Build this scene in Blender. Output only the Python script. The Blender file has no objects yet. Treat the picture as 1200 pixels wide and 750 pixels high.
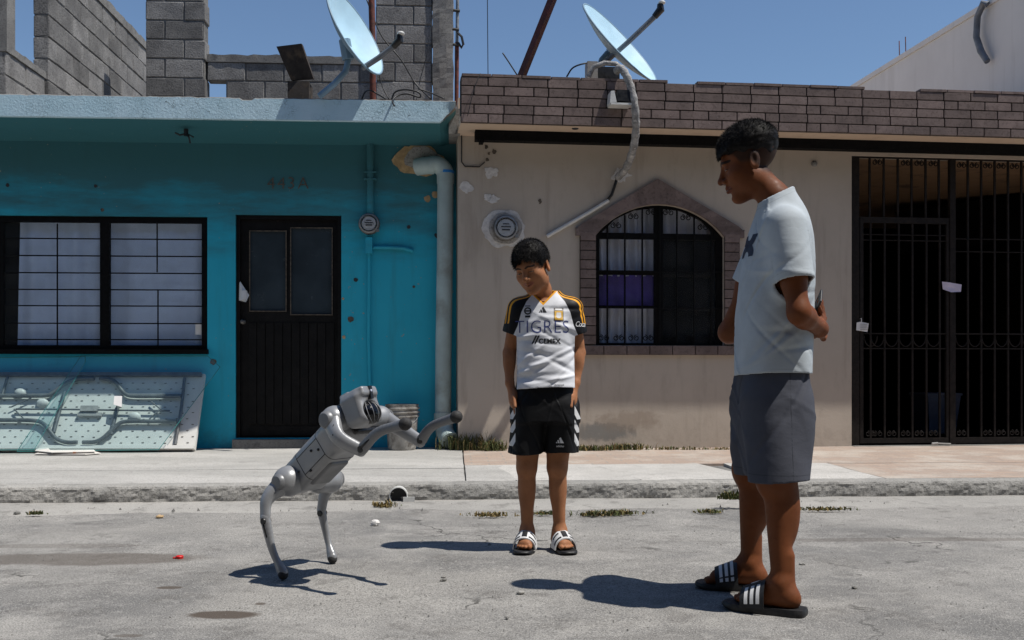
import bpy, bmesh, math, random
import numpy as np
from mathutils import Vector, Matrix, Euler, noise as mnoise
from mathutils.bvhtree import BVHTree

random.seed(7)
RS = np.random.RandomState(11)
R = math.radians
scene = bpy.context.scene
COL = scene.collection

# ------------------------------------------------------------------ camera
F, HY, CX, CZ = 1167.0, 430.0, 600.0, 0.85       # focal length in photo pixels, horizon row, centre column, eye height
cam = bpy.data.cameras.new('camera')
cam.sensor_width = 36.0
cam.lens = 36.0 * F / 1200.0
cam.shift_y = (HY - 375.0) / 1200.0
cam.clip_start = 0.05
cam.clip_end = 2000
camo = bpy.data.objects.new('camera', cam)
COL.objects.link(camo)
camo.location = (0, 0, CZ)
camo.rotation_euler = (R(90), 0, 0)
scene.camera = camo

# ------------------------------------------------------------------ light
SUN_EL, SUN_AZ = 64.5, 72.5                       # azimuth from the street-facing normal towards the right
sdir = Vector((math.cos(R(SUN_EL)) * math.sin(R(SUN_AZ)), -math.cos(R(SUN_EL)) * math.cos(R(SUN_AZ)), math.sin(R(SUN_EL))))
world = bpy.data.worlds.new('World')
scene.world = world
world.use_nodes = True
wn = world.node_tree
sky = wn.nodes.new('ShaderNodeTexSky')
sky.sky_type = 'NISHITA'
sky.sun_disc = False
sky.sun_elevation = R(SUN_EL)
sky.sun_rotation = math.atan2(sdir.x, sdir.y)
sky.air_density = 1.0
sky.dust_density = 0.15
sky.ozone_density = 4.5
bg = wn.nodes['Background']
bg.inputs['Strength'].default_value = 0.105
wn.links.new(sky.outputs[0], bg.inputs['Color'])
sl = bpy.data.lights.new('sun', 'SUN')
sl.energy = 5.0
sl.angle = R(0.53)
sl.color = (1.0, 0.955, 0.88)
so = bpy.data.objects.new('sun', sl)
COL.objects.link(so)
so.rotation_euler = (-sdir).to_track_quat('-Z', 'Y').to_euler()
so.location = (6, -4, 12)
scene.cycles.max_bounces = 6
scene.cycles.diffuse_bounces = 3
scene.cycles.transparent_max_bounces = 8
scene.cycles.caustics_reflective = False
scene.cycles.caustics_refractive = False
scene.view_settings.view_transform = 'Standard'
scene.view_settings.look = 'None'
scene.view_settings.exposure = 0.0
scene.view_settings.gamma = 1.0
scene.view_settings.use_curve_mapping = False

# ------------------------------------------------------------------ frames
class Frame:
    def __init__(s, D, th):
        s.D, s.th = D, R(th)
        s.c, s.s = math.cos(s.th), math.sin(s.th)
        s.M = Matrix.Translation((0, D, 0)) @ Matrix.Rotation(s.th, 4, 'Z')
    def px(s, px, py, ly=0.0):                      # photo point -> local point on the plane at local depth ly
        k = (px - CX) / F
        t = (ly + s.c * s.D) / (s.c - s.s * k)
        return Vector((s.c * t * k + s.s * (t - s.D), ly, CZ - (py - HY) / F * t))
    def x(s, px, ly=0.0): return s.px(px, HY, ly).x
    def z(s, px, py, ly=0.0): return s.px(px, py, ly).z
class WorldFrame:
    M = Matrix.Identity(4); th = 0
WF = WorldFrame()
def P(px, py, d): return Vector(((px - CX) / F * d, d, CZ - (py - HY) / F * d))
FA = Frame(9.10, 3.3)      # front of the turquoise house
FB = Frame(8.815, 6.5)     # front of the beige house
FC = Frame(6.20, 3.3)      # kerb line
SWZ = 0.12                 # pavement height

# ------------------------------------------------------------------ mesh building
class MB:
    def __init__(s): s.v = []; s.f = []; s.m = []; s.mi = 0
    def add(s, v, f):
        o = len(s.v); s.v += [tuple(p) for p in v]
        for q in f: s.f.append(tuple(i + o for i in q)); s.m.append(s.mi)
        return s
    def box(s, lo, hi):
        x0, y0, z0 = lo; x1, y1, z1 = hi
        return s.add([(x0,y0,z0),(x1,y0,z0),(x1,y1,z0),(x0,y1,z0),(x0,y0,z1),(x1,y0,z1),(x1,y1,z1),(x0,y1,z1)],
                     [(0,3,2,1),(4,5,6,7),(0,1,5,4),(1,2,6,5),(2,3,7,6),(3,0,4,7)])
    def bar(s, a, b, w, h, up=(0,0,1)):             # rectangular bar from a to b
        a = Vector(a); b = Vector(b); d = (b - a).normalized(); u = Vector(up)
        if abs(d.dot(u)) > .99: u = Vector((0,1,0))
        x = d.cross(u).normalized(); y = x.cross(d).normalized()
        v = []
        for p in (a, b):
            for sx, sy in ((-1,-1),(1,-1),(1,1),(-1,1)): v.append(p + x*sx*w/2 + y*sy*h/2)
        return s.add(v, [(0,1,2,3),(7,6,5,4),(0,4,5,1),(1,5,6,2),(2,6,7,3),(3,7,4,0)])
    def tube(s, pts, r, n=8, caps=True, flat=1.0):
        pts = [Vector(p) for p in pts]; N = len(pts)
        rr = r if hasattr(r, '__len__') else [r]*N
        v = []; f = []; up = None
        for i, p in enumerate(pts):
            t = (pts[min(i+1,N-1)] - pts[max(i-1,0)]).normalized()
            if up is None:
                up = Vector((0,0,1)) if abs(t.z) < .9 else Vector((1,0,0))
            x = t.cross(up).normalized(); up = x.cross(t).normalized()
            for k in range(n):
                a = 2*math.pi*k/n
                v.append(p + x*math.cos(a)*rr[i] + up*math.sin(a)*rr[i]*flat)
        for i in range(N-1):
            for k in range(n):
                f.append((i*n+k, i*n+(k+1)%n, (i+1)*n+(k+1)%n, (i+1)*n+k))
        if caps:
            f.append(tuple(range(n-1,-1,-1))); f.append(tuple((N-1)*n+k for k in range(n)))
        return s.add(v, f)
    def lathe(s, prof, c=(0,0,0), n=24, M=None):    # prof: (r,z) pairs
        v = []; f = []; c = Vector(c)
        for r, z in prof:
            for k in range(n):
                a = 2*math.pi*k/n
                p = Vector((r*math.cos(a), r*math.sin(a), z))
                if M: p = M @ p
                v.append(p + c)
        for i in range(len(prof)-1):
            for k in range(n):
                f.append((i*n+k, i*n+(k+1)%n, (i+1)*n+(k+1)%n, (i+1)*n+k))
        if prof[0][0] > 1e-5: f.append(tuple(range(n-1,-1,-1)))
        if prof[-1][0] > 1e-5: f.append(tuple((len(prof)-1)*n+k for k in range(n)))
        return s.add(v, f)
    def prism(s, poly, y0, y1):                     # outline in (x,z), pushed from y0 to y1
        n = len(poly)
        v = [(x,y0,z) for x,z in poly] + [(x,y1,z) for x,z in poly]
        f = [tuple(range(n)), tuple(range(2*n-1,n-1,-1))]
        for i in range(n): f.append((i, i+n, (i+1)%n+n, (i+1)%n))
        return s.add(v, f)
    def sphere(s, c, r, nu=14, nv=9, M=None):
        r3 = r if hasattr(r,'__len__') else (r,r,r)
        v = []; f = []; c = Vector(c)
        for i in range(nv+1):
            th = math.pi*i/nv
            for k in range(nu):
                a = 2*math.pi*k/nu
                p = Vector((r3[0]*math.sin(th)*math.cos(a), r3[1]*math.sin(th)*math.sin(a), r3[2]*math.cos(th)))
                if M: p = M @ p
                v.append(c+p)
        for i in range(nv):
            for k in range(nu):
                f.append((i*nu+k, (i+1)*nu+k, (i+1)*nu+(k+1)%nu, i*nu+(k+1)%nu))
        return s.add(v, f)
    def mesh(s, name, shift=Vector((0,0,0)), smooth=None):
        me = bpy.data.meshes.new(name)
        sx, sy, sz = shift
        me.from_pydata([(x-sx, y-sy, z-sz) for x,y,z in s.v], [], s.f)
        bm = bmesh.new(); bm.from_mesh(me)
        bmesh.ops.remove_doubles(bm, verts=bm.verts, dist=1e-6)
        bmesh.ops.recalc_face_normals(bm, faces=bm.faces)
        bm.to_mesh(me); bm.free()
        if smooth:
            me.shade_smooth()
            if smooth is not True:
                me.set_sharp_from_angle(angle=R(smooth))
        return me

def plate(outer, holes, y0, y1, res=1):             # flat sheet in (x,z) with openings, from y0 to y1
    cu = bpy.data.curves.new('tmp', 'CURVE'); cu.dimensions = '2D'; cu.fill_mode = 'BOTH'
    cu.extrude = abs(y1-y0)/2
    for lp in [outer] + list(holes):
        sp = cu.splines.new('POLY'); sp.points.add(len(lp)-1); sp.use_cyclic_u = True
        for i, (x, z) in enumerate(lp): sp.points[i].co = (x, z, 0, 1)
    ob = bpy.data.objects.new('tmp', cu)
    me = bpy.data.meshes.new_from_object(ob)
    ym = (y0+y1)/2
    m = MB(); m.v = [(v.co.x, ym - v.co.z, v.co.y) for v in me.vertices]
    m.f = [tuple(p.vertices) for p in me.polygons]; m.m = [0]*len(m.f)
    bpy.data.objects.remove(ob); bpy.data.curves.remove(cu); bpy.data.meshes.remove(me)
    return m

def text2d(txt, size, offset=0.0, shear=0.0, space=1.0):   # flat lettering: vertices (x,z) centred, faces
    cu = bpy.data.curves.new('tmp', 'FONT'); cu.body = txt; cu.size = size; cu.align_x = 'CENTER'; cu.align_y = 'CENTER'
    cu.offset = offset; cu.shear = shear; cu.space_character = space; cu.resolution_u = 4
    ob = bpy.data.objects.new('tmp', cu)
    me = bpy.data.meshes.new_from_object(ob)
    v = [(p.co.x, p.co.y) for p in me.vertices]; f = [tuple(p.vertices) for p in me.polygons]
    bpy.data.objects.remove(ob); bpy.data.curves.remove(cu); bpy.data.meshes.remove(me)
    return v, f

def tag(o, label=None, cat=None, group=None, kind=None):
    if label: o['label'] = label
    if cat: o['category'] = cat
    if group: o['group'] = group
    if kind: o['kind'] = kind
    return o

class Thing:                                        # an Empty at the thing's base that parents its parts
    def __init__(s, name, label, cat, frame=WF, base=(0,0,0), group=None, kind=None):
        s.base = Vector(base); s.o = bpy.data.objects.new(name, None); COL.objects.link(s.o)
        s.o.empty_display_size = .1
        s.o.matrix_world = frame.M @ Matrix.Translation(s.base)
        tag(s.o, label, cat, group, kind)
    def part(s, name, mb, mat, parent=None, smooth=None, kind=None, label=None):
        me = mb.mesh(name, s.base, smooth) if isinstance(mb, MB) else mb
        mats = mat if isinstance(mat, (list,tuple)) else [mat]
        for q in mats: me.materials.append(q)
        if isinstance(mb, MB) and len(mats) > 1 and len(me.polygons) == len(mb.m):
            me.polygons.foreach_set('material_index', mb.m)
        o = bpy.data.objects.new(name, me); COL.objects.link(o); o.parent = parent or s.o
        if kind: o['kind'] = kind
        if label: o['label'] = label
        return o
    def inst(s, name, me, M, parent=None):          # another piece that shares mesh data; M in frame-local coordinates
        o = bpy.data.objects.new(name, me); COL.objects.link(o); o.parent = parent or s.o
        o.matrix_local = Matrix.Translation(-s.base) @ M
        return o
def single(name, label, cat, mb, mat, frame=WF, base=(0,0,0), group=None, kind=None, smooth=None):
    base = Vector(base)
    me = mb.mesh(name, base, smooth) if isinstance(mb, MB) else mb
    mats = mat if isinstance(mat, (list,tuple)) else [mat]
    for q in mats: me.materials.append(q)
    if isinstance(mb, MB) and len(mats) > 1 and len(me.polygons) == len(mb.m):
        me.polygons.foreach_set('material_index', mb.m)
    o = bpy.data.objects.new(name, me); COL.objects.link(o)
    o.matrix_world = frame.M @ Matrix.Translation(base)
    return tag(o, label, cat, group, kind)

# ------------------------------------------------------------------ materials
class NT:
    def __init__(s, name):
        s.mat = bpy.data.materials.new(name); s.mat.use_nodes = True
        s.t = s.mat.node_tree; s.b = s.t.nodes['Principled BSDF']
        g = s.t.nodes.new('ShaderNodeNewGeometry'); s.pos = g.outputs['Position']
    def n(s, typ, **kw):
        nd = s.t.nodes.new(typ)
        for k, v in kw.items(): setattr(nd, k, v)
        return nd
    def link(s, a, b): s.t.links.new(a, b)
    def setv(s, sock, v):
        if hasattr(v, 'is_output'): s.link(v, sock)
        else: sock.default_value = v
    def noise(s, scale, detail=4, rough=.55, vec=None, stretch=None, dist=0.0):
        vec = vec or s.pos
        if stretch:
            mp = s.n('ShaderNodeMapping'); s.link(vec, mp.inputs['Vector']); mp.inputs['Scale'].default_value = stretch; vec = mp.outputs[0]
        nd = s.n('ShaderNodeTexNoise'); s.link(vec, nd.inputs['Vector'])
        nd.inputs['Scale'].default_value = scale; nd.inputs['Detail'].default_value = min(detail, 5)
        nd.inputs['Roughness'].default_value = rough; nd.inputs['Distortion'].default_value = dist
        return nd.outputs['Fac']
    def voro(s, scale, feature='F1', vec=None):
        nd = s.n('ShaderNodeTexVoronoi', feature=feature); s.link(vec or s.pos, nd.inputs['Vector']); nd.inputs['Scale'].default_value = scale
        return nd.outputs['Distance']
    def ramp(s, v, a, b, o0=0.0, o1=1.0):
        nd = s.n('ShaderNodeMapRange'); nd.interpolation_type = 'SMOOTHSTEP'
        s.setv(nd.inputs['Value'], v)
        nd.inputs['From Min'].default_value = a; nd.inputs['From Max'].default_value = b
        nd.inputs['To Min'].default_value = o0; nd.inputs['To Max'].default_value = o1
        return nd.outputs['Result']
    def math(s, op, a, b=0.0):
        nd = s.n('ShaderNodeMath', operation=op); s.setv(nd.inputs[0], a); s.setv(nd.inputs[1], b); return nd.outputs[0]
    def mix(s, fac, a, b, mode='MIX'):
        nd = s.n('ShaderNodeMix', data_type='RGBA', blend_type=mode)
        s.setv(nd.inputs[0], fac)
        for sock, v in ((nd.inputs[6], a), (nd.inputs[7], b)):
            if hasattr(v, 'is_output'): s.link(v, sock)
            else: sock.default_value = (v[0], v[1], v[2], 1)
        return nd.outputs[2]
    def attr(s, name):
        nd = s.n('ShaderNodeAttribute', attribute_name=name); return nd.outputs['Fac']
    def rnd(s): return s.n('ShaderNodeObjectInfo').outputs['Random']
    def bump(s, h, strength=.3, dist=.01, prev=None):
        nd = s.n('ShaderNodeBump'); nd.inputs['Strength'].default_value = strength; nd.inputs['Distance'].default_value = dist
        s.link(h, nd.inputs['Height'])
        if prev: s.link(prev, nd.inputs['Normal'])
        return nd.outputs['Normal']
    def out(s, col=None, rough=.7, nrm=None, metal=0.0, spec=.5):
        if col is not None:
            if hasattr(col, 'is_output'): s.link(col, s.b.inputs['Base Color'])
            else: s.b.inputs['Base Color'].default_value = (col[0], col[1], col[2], 1)
        s.setv(s.b.inputs['Roughness'], rough); s.b.inputs['Metallic'].default_value = metal
        s.b.inputs['Specular IOR Level'].default_value = spec
        if nrm: s.link(nrm, s.b.inputs['Normal'])
        return s.mat
    def sep(s):
        nd = s.n('ShaderNodeSeparateXYZ'); s.link(s.pos, nd.inputs[0]); return nd.outputs

def mul(c, k): return tuple(x*k for x in c)
def simple(name, col, rough=.6, var=.25, scale=12, metal=0.0, spec=.5, bump=.15, bscale=60, obj=0.0, dirt=None, dscale=3.0, damt=(.5,.75)):
    t = NT(name)
    n1 = t.noise(scale, 6)
    c = t.mix(t.ramp(n1, .3, .7), mul(col, 1-var), mul(col, 1+var*.6))
    if dirt: c = t.mix(t.ramp(t.noise(dscale, 8, .65), damt[0], damt[1]), c, dirt)
    if obj:
        r = t.ramp(t.rnd(), 0, 1, 1-obj, 1+obj)
        cb = t.n('ShaderNodeCombineXYZ')
        for i in range(3): t.link(r, cb.inputs[i])
        c = t.mix(1.0, c, cb.outputs[0], 'MULTIPLY')
    nr = t.bump(t.noise(bscale, 5, .6), bump, .01) if bump else None
    rg = t.ramp(t.noise(scale*2.3, 4), .3, .7, max(.03, rough-.1), min(1, rough+.1))
    return t.out(c, rg, nr, metal, spec)

MT = {}
# road: worn pale asphalt with aggregate, blotches, hairline cracks and oil stains
t = NT('road'); sp = t.sep()
big = t.noise(.55, 6, .6, dist=.6); mid = t.noise(2.6, 8, .65); fine = t.noise(140, 3, .6); grit = t.voro(240)
c = t.mix(t.ramp(big, .38, .62), (.185,.181,.175), (.32,.308,.288))
c = t.mix(t.ramp(mid, .42, .72), c, (.385,.37,.345))
c = t.mix(t.ramp(t.noise(4.2, 8, .7), .54, .66, 0, .62), c, (.135,.127,.118))
c = t.mix(t.ramp(t.noise(.9, 5, .7, stretch=(.6,1.5,1), dist=1.2), .55, .63, 0, .5), c, (.17,.163,.153))
band = t.math('MULTIPLY', t.ramp(t.noise(1.6, 6, .6, stretch=(.5, 1.2, 1)), .46, .66), .35)
c = t.mix(band, c, (.33,.315,.29))
c = t.mix(t.ramp(fine, .36, .52, .7, 0), c, (.075,.073,.071))
c = t.mix(t.ramp(t.noise(330, 2, .7), .40, .52, .45, 0), c, (.06,.058,.056))
c = t.mix(t.ramp(t.noise(190, 2), .56, .68, 0, .7), c, (.50,.48,.45))
c = t.mix(t.ramp(t.noise(17, 6, .75), .52, .68, 0, .4), c, (.40,.385,.36))
vec = t.n('ShaderNodeMixRGB'); vec.inputs[0].default_value = .22; t.link(t.pos, vec.inputs[1])
nz = t.n('ShaderNodeTexNoise'); t.link(t.pos, nz.inputs[0]); nz.inputs['Scale'].default_value = 7; nz.inputs['Detail'].default_value = 5; t.link(nz.outputs['Color'], vec.inputs[2])
crk = t.voro(.75, 'DISTANCE_TO_EDGE', vec.outputs[0])
crm = t.math('MULTIPLY', t.ramp(crk, .002, .007, 1, 0), t.ramp(t.noise(1.3, 3), .50, .60, 0, .8))
c = t.mix(crm, c, (.05,.048,.045))
for (qx, qy, qd, rx, ry, am) in ((265,720,0,.135,.062,.95),(198,689,0,.055,.026,.85),(95,655,0,.60,.15,.60),(150,745,0,.05,.02,.6),(305,707,0,.02,.02,.8),(1080,632,0,.9,.06,.35),(60,640,0,.5,.06,.3)):
    d = CZ*F/(qy-HY); qx0 = (qx-CX)/F*d
    vx = t.math('DIVIDE', t.math('SUBTRACT', sp[0], qx0), rx); vy = t.math('DIVIDE', t.math('SUBTRACT', sp[1], d), ry)
    rr = t.math('ADD', t.math('POWER', vx, 2), t.math('POWER', vy, 2))
    rr = t.math('ADD', rr, t.math('MULTIPLY', t.math('SUBTRACT', mid, .5), 1.6))
    c = t.mix(t.ramp(rr, .6, 1.15, am, 0), c, (.085,.068,.055))
nr = t.bump(grit, .35, .004); nr = t.bump(fine, .5, .004, nr); nr = t.bump(mid, .25, .03, nr); nr = t.bump(crm, -.6, .006, nr)
MT['road'] = t.out(c, .92, nr, 0, .2)

def concrete(name, base, light, dark, spot=.5, rough=.9, streak=False, fs=90, stretch=None, bs=.4):
    t = NT(name)
    a = t.noise(1.4, 7, .6, stretch=stretch); b = t.noise(7, 8, .7); f = t.noise(fs, 4, .65)
    c = t.mix(t.ramp(a, .35, .65), base, light)
    c = t.mix(t.ramp(b, .5, .72, 0, spot), c, dark)
    c = t.mix(t.ramp(f, .36, .5, .5, 0), c, mul(dark, .6))
    nr = t.bump(f, bs, .004); nr = t.bump(b, bs*.8, .012, nr)
    return t.out(c, rough, nr, 0, .2)
MT['pavement'] = concrete('pavement', (.37,.36,.34), (.47,.455,.43), (.24,.23,.215), .45, stretch=(.5,1.5,1))
MT['pale_concrete'] = concrete('pale_concrete', (.44,.425,.40), (.54,.52,.49), (.30,.29,.27), .6)
MT['kerb'] = concrete('kerb', (.29,.282,.265), (.40,.386,.36), (.15,.144,.135), .6, fs=110, bs=1.0)
MT['gutter'] = concrete('gutter', (.30,.29,.272), (.38,.365,.34), (.17,.163,.152), .75, fs=150, stretch=(.5,1.2,1))
MT['cement'] = concrete('cement', (.17,.165,.158), (.24,.235,.225), (.08,.078,.075), .7)
# clay pavers with thin joints
t = NT('clay_paver')
mp = t.n('ShaderNodeMapping'); t.link(t.pos, mp.inputs[0]); mp.inputs['Rotation'].default_value = (0,0,-R(3.3))
bk = t.n('ShaderNodeTexBrick'); t.link(mp.outputs[0], bk.inputs[0])
bk.inputs['Scale'].default_value = 1; bk.inputs['Brick Width'].default_value = .26; bk.inputs['Row Height'].default_value = .13
bk.inputs['Mortar Size'].default_value = .006; bk.inputs['Color1'].default_value = (.40,.305,.245,1); bk.inputs['Color2'].default_value = (.35,.28,.235,1); bk.inputs['Mortar'].default_value = (.30,.27,.24,1)
c = t.mix(t.ramp(t.noise(2.2, 7, .65), .42, .68, 0, .75), bk.outputs['Color'], (.50,.455,.40))
c = t.mix(t.ramp(t.noise(60, 4), .35, .5, .35, 0), c, (.2,.16,.14))
nr = t.bump(bk.outputs['Fac'], -.4, .004); nr = t.bump(t.noise(80,4), .3, .004, nr)
MT['clay_paver'] = t.out(c, .9, nr, 0, .2)

# turquoise house paint, faded and pitted
def paint(name, col, fade, under, dirtc, spots=.7, rough=.62, dirt_lo=.5, pit=34, stains=(), grime_shade=None):
    t = NT(name); sp = t.sep()
    a = t.noise(1.1, 6, .6); b = t.noise(6, 7, .65, stretch=(1,1,.35))
    c = t.mix(t.ramp(a, .3, .7), col, fade)
    c = t.mix(t.ramp(b, .52, .8, 0, .35), c, dirtc)
    c = t.mix(t.ramp(t.noise(5, 5, .6, stretch=(1.6,1.6,.16)), .52, .74, 0, .40), c, dirtc)
    if grime_shade:                                       # brushy grime high on the wall, deepened to paint in shade under the slab
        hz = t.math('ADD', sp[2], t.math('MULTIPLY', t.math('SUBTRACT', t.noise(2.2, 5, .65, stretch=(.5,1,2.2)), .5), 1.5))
        c = t.mix(t.ramp(hz, 1.75, 2.65, 0, .9), c, grime_shade)
    for (qx,qz,rx,rz,am,sc) in stains:
        vx = t.math('DIVIDE', t.math('SUBTRACT', sp[0], qx), rx); vz = t.math('DIVIDE', t.math('SUBTRACT', sp[2], qz), rz)
        rr = t.math('ADD', t.math('ADD', t.math('POWER', vx, 2), t.math('POWER', vz, 2)), t.math('MULTIPLY', t.math('SUBTRACT', t.noise(11,5,.7), .5), 3.0))
        c = t.mix(t.ramp(rr, .3, 1.3, am, 0), c, sc)
    pits = t.ramp(t.noise(pit, 2, .4), .735, .76); 
    pits2 = t.math('MULTIPLY', pits, t.ramp(t.noise(1.7, 2), .42, .55, 0, spots))
    c = t.mix(pits2, c, under)
    low = t.math('MULTIPLY', t.ramp(sp[2], .12, .5, 1, 0), t.ramp(t.noise(9, 8, .7), .45, .62, 0, dirt_lo))
    c = t.mix(low, c, dirtc)
    nr = t.bump(t.noise(130, 5, .65), .28, .004); nr = t.bump(t.noise(9, 4, .55, dist=.6), .10, .02, nr); nr = t.bump(pits2, -.5, .004, nr)
    return t.out(c, rough, nr, 0, .35)
MT['turquoise'] = paint('turquoise', (.016,.39,.55), (.024,.43,.59), (.36,.31,.24), (.030,.235,.305), .8, grime_shade=(.042,.125,.140))
MT['beige'] = paint('beige', (.43,.375,.315), (.485,.425,.36), (.30,.255,.22), (.27,.225,.185), .3, .85, .25, stains=((.80,.27,.34,.085,.75,(.17,.175,.17)),(1.05,.36,.30,.10,.5,(.25,.195,.15)),(.25,.25,.35,.12,.35,(.27,.22,.18))))
MT['soffit_beige'] = paint('soffit_beige', (.58,.45,.34), (.62,.49,.38), (.4,.33,.26), (.42,.31,.22), .3, .85, 0)
MT['white_wall'] = paint('white_wall', (.60,.60,.60), (.66,.66,.66), (.5,.49,.48), (.49,.48,.47), .2, .85, 0)
# cracked pale blue paint on the slab edge
t = NT('pale_blue_paint')
dv = t.n('ShaderNodeMixRGB'); dv.inputs[0].default_value = .35; t.link(t.pos, dv.inputs[1])
nz2 = t.n('ShaderNodeTexNoise'); t.link(t.pos, nz2.inputs[0]); nz2.inputs['Scale'].default_value = 9; t.link(nz2.outputs['Color'], dv.inputs[2])
cr = t.voro(6, 'DISTANCE_TO_EDGE', dv.outputs[0]); a = t.noise(3, 7, .65)
fl = t.voro(40, 'DISTANCE_TO_EDGE')
c = t.mix(t.ramp(a, .3, .7), (.43,.61,.70), (.51,.68,.77))
c = t.mix(t.ramp(t.noise(1.2, 3), .5, .7, 0, .35), c, (.46,.67,.76))
fm = t.math('MULTIPLY', t.ramp(fl, .02, .07, 1, 0), t.ramp(t.noise(5, 4), .46, .6, 0, .55))
c = t.mix(fm, c, (.10,.17,.20))
cm = t.math('MULTIPLY', t.ramp(cr, .004, .016, 1, 0), t.ramp(t.noise(2.1, 3), .58, .64, 0, .8))
c = t.mix(cm, c, (.04,.055,.06))
c = t.mix(t.ramp(t.noise(11, 6, .7), .68, .74, 0, .8), c, (.11,.12,.12))
nr = t.bump(fm, -.7, .008); nr = t.bump(t.noise(50, 6, .7), .6, .01, nr); nr = t.bump(cm, -.8, .01, nr)
MT['pale_blue_paint'] = t.out(c, .8, nr, 0, .3)

# concrete block, brick tile
t = NT('concrete_block')
r = t.ramp(t.rnd(), 0, 1, .72, 1.22); cb = t.n('ShaderNodeCombineXYZ'); [t.link(r, cb.inputs[i]) for i in range(3)]
f = t.noise(70, 4, .7); b = t.noise(4, 8, .65)
c = t.mix(t.ramp(b, .35, .65), (.185,.180,.176), (.265,.258,.25))
c = t.mix(t.ramp(f, .38, .52, .6, 0), c, (.08,.078,.076))
c = t.mix(t.ramp(t.noise(2.3, 8, .7), .56, .7, 0, .6), c, (.10,.097,.094))
c = t.mix(1.0, c, cb.outputs[0], 'MULTIPLY')
nr = t.bump(f, .8, .008); nr = t.bump(b, .5, .02, nr)
MT['concrete_block'] = t.out(c, .95, nr, 0, .15)
MT['mortar'] = concrete('mortar', (.15,.146,.14), (.22,.215,.205), (.06,.058,.056), .8, fs=70, bs=.8)
t = NT('brick_tile')
r = t.ramp(t.rnd(), 0, 1, .82, 1.16); cb = t.n('ShaderNodeCombineXYZ'); [t.link(r, cb.inputs[i]) for i in range(3)]
c = t.mix(t.ramp(t.noise(6, 7, .65), .35, .65), (.150,.114,.104), (.20,.152,.138))
c = t.mix(t.ramp(t.noise(75, 2), .70, .78, 0, .6), c, (.42,.38,.34))
c = t.mix(t.ramp(t.noise(38, 4), .36, .48, .4, 0), c, (.07,.05,.045))
c = t.mix(1.0, c, cb.outputs[0], 'MULTIPLY')
nr = t.bump(t.noise(90, 5, .7), .5, .005)
MT['brick_tile'] = t.out(c, .85, nr, 0, .25)
MT['dark_joint'] = simple('dark_joint', (.028,.024,.022), .95, .4, 20)
MT['black_iron'] = simple('black_iron', (.006,.006,.0065), .7, .4, 30, .0, .1, .25, 90, dirt=(.016,.012,.010), dscale=5, damt=(.62,.8))
MT['brown_iron'] = simple('brown_iron', (.014,.0105,.009), .65, .4, 30, .0, .2, .25, 90, dirt=(.03,.021,.015), dscale=6, damt=(.58,.8))
MT['black_wood'] = simple('black_wood', (.0055,.005,.005), .6, .5, 8, 0, .2, .3, 50, dirt=(.022,.017,.014), dscale=14, damt=(.66,.78))
MT['frame_wear'] = simple('frame_wear', (.10,.08,.06), .7, .6, 40)
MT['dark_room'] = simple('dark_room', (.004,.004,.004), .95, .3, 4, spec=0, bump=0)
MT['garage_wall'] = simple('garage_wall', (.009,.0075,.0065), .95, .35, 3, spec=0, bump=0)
MT['garage_ceiling'] = simple('garage_ceiling', (.27,.165,.09), .9, .25, 2.2, dirt=(.09,.055,.035), dscale=2.2, damt=(.48,.7))
MT['black_cable'] = simple('black_cable', (.01,.01,.011), .5, .3, 30, bump=0)
MT['rust_pipe'] = simple('rust_pipe', (.13,.030,.016), .7, .5, 25, dirt=(.05,.02,.014), dscale=9)
MT['dark_red_steel'] = simple('dark_red_steel', (.075,.012,.010), .55, .3, 12)
MT['galvanised'] = simple('galvanised', (.26,.27,.28), .5, .3, 18, .3, .5, .1)
MT['dish_blue'] = simple('dish_blue', (.42,.62,.74), .5, .10, 3, bump=.03)
MT['dish_back'] = simple('dish_back', (.20,.31,.40), .55, .15, 5)
MT['dish_arm'] = simple('dish_arm', (.15,.165,.19), .55, .25, 9)
MT['grey_plastic'] = simple('grey_plastic', (.33,.32,.31), .55, .25, 12, dirt=(.2,.17,.14))
MT['white_plastic'] = simple('white_plastic', (.62,.62,.60), .5, .12, 10)
MT['black_plastic'] = simple('black_plastic', (.012,.012,.013), .4, .3, 20, bump=.05)
MT['pvc'] = simple('pvc', (.40,.50,.50), .55, .16, 4, dirt=(.25,.27,.25), dscale=2.4, damt=(.52,.75), bump=.06)
MT['blue_tape'] = simple('blue_tape', (.02,.20,.55), .5, .2)
MT['foam_wrap'] = simple('foam_wrap', (.27,.265,.26), .8, .4, 22, dirt=(.5,.48,.45), dscale=28, damt=(.55,.66), bump=.9, bscale=45)
MT['plaster_patch'] = simple('plaster_patch', (.62,.60,.58), .9, .18, 25, bump=.5, bscale=70)
MT['cement_patch'] = concrete('cement_patch', (.30,.29,.275), (.42,.40,.38), (.14,.135,.13), .6, fs=60, bs=.9)
MT['ochre_plaster'] = simple('ochre_plaster', (.50,.35,.19), .95, .25, 20, dirt=(.3,.21,.12), bump=.6)
MT['paper'] = simple('paper', (.74,.73,.72), .8, .06, 9, bump=.1)
MT['paper_print'] = simple('paper_print', (.70,.67,.63), .8, .1, 8, dirt=(.62,.25,.12), dscale=11, damt=(.63,.66))
MT['wood_dark'] = simple('wood_dark', (.030,.023,.019), .8, .5, 7, dirt=(.10,.07,.045), dscale=9)
MT['rubble'] = simple('rubble', (.30,.29,.27), .95, .4, 14, obj=.3, bump=.8)
MT['rubble_blue'] = simple('rubble_blue', (.07,.28,.36), .9, .3, 14, bump=.6)
MT['stone_white'] = simple('stone_white', (.68,.66,.63), .85, .12, 30, bump=.7)
MT['red_plastic'] = simple('red_plastic', (.62,.015,.012), .4, .1)
MT['bucket'] = simple('bucket', (.34,.325,.30), .75, .4, 9, dirt=(.14,.125,.11), dscale=7, damt=(.45,.62), bump=.5, bscale=40)
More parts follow.
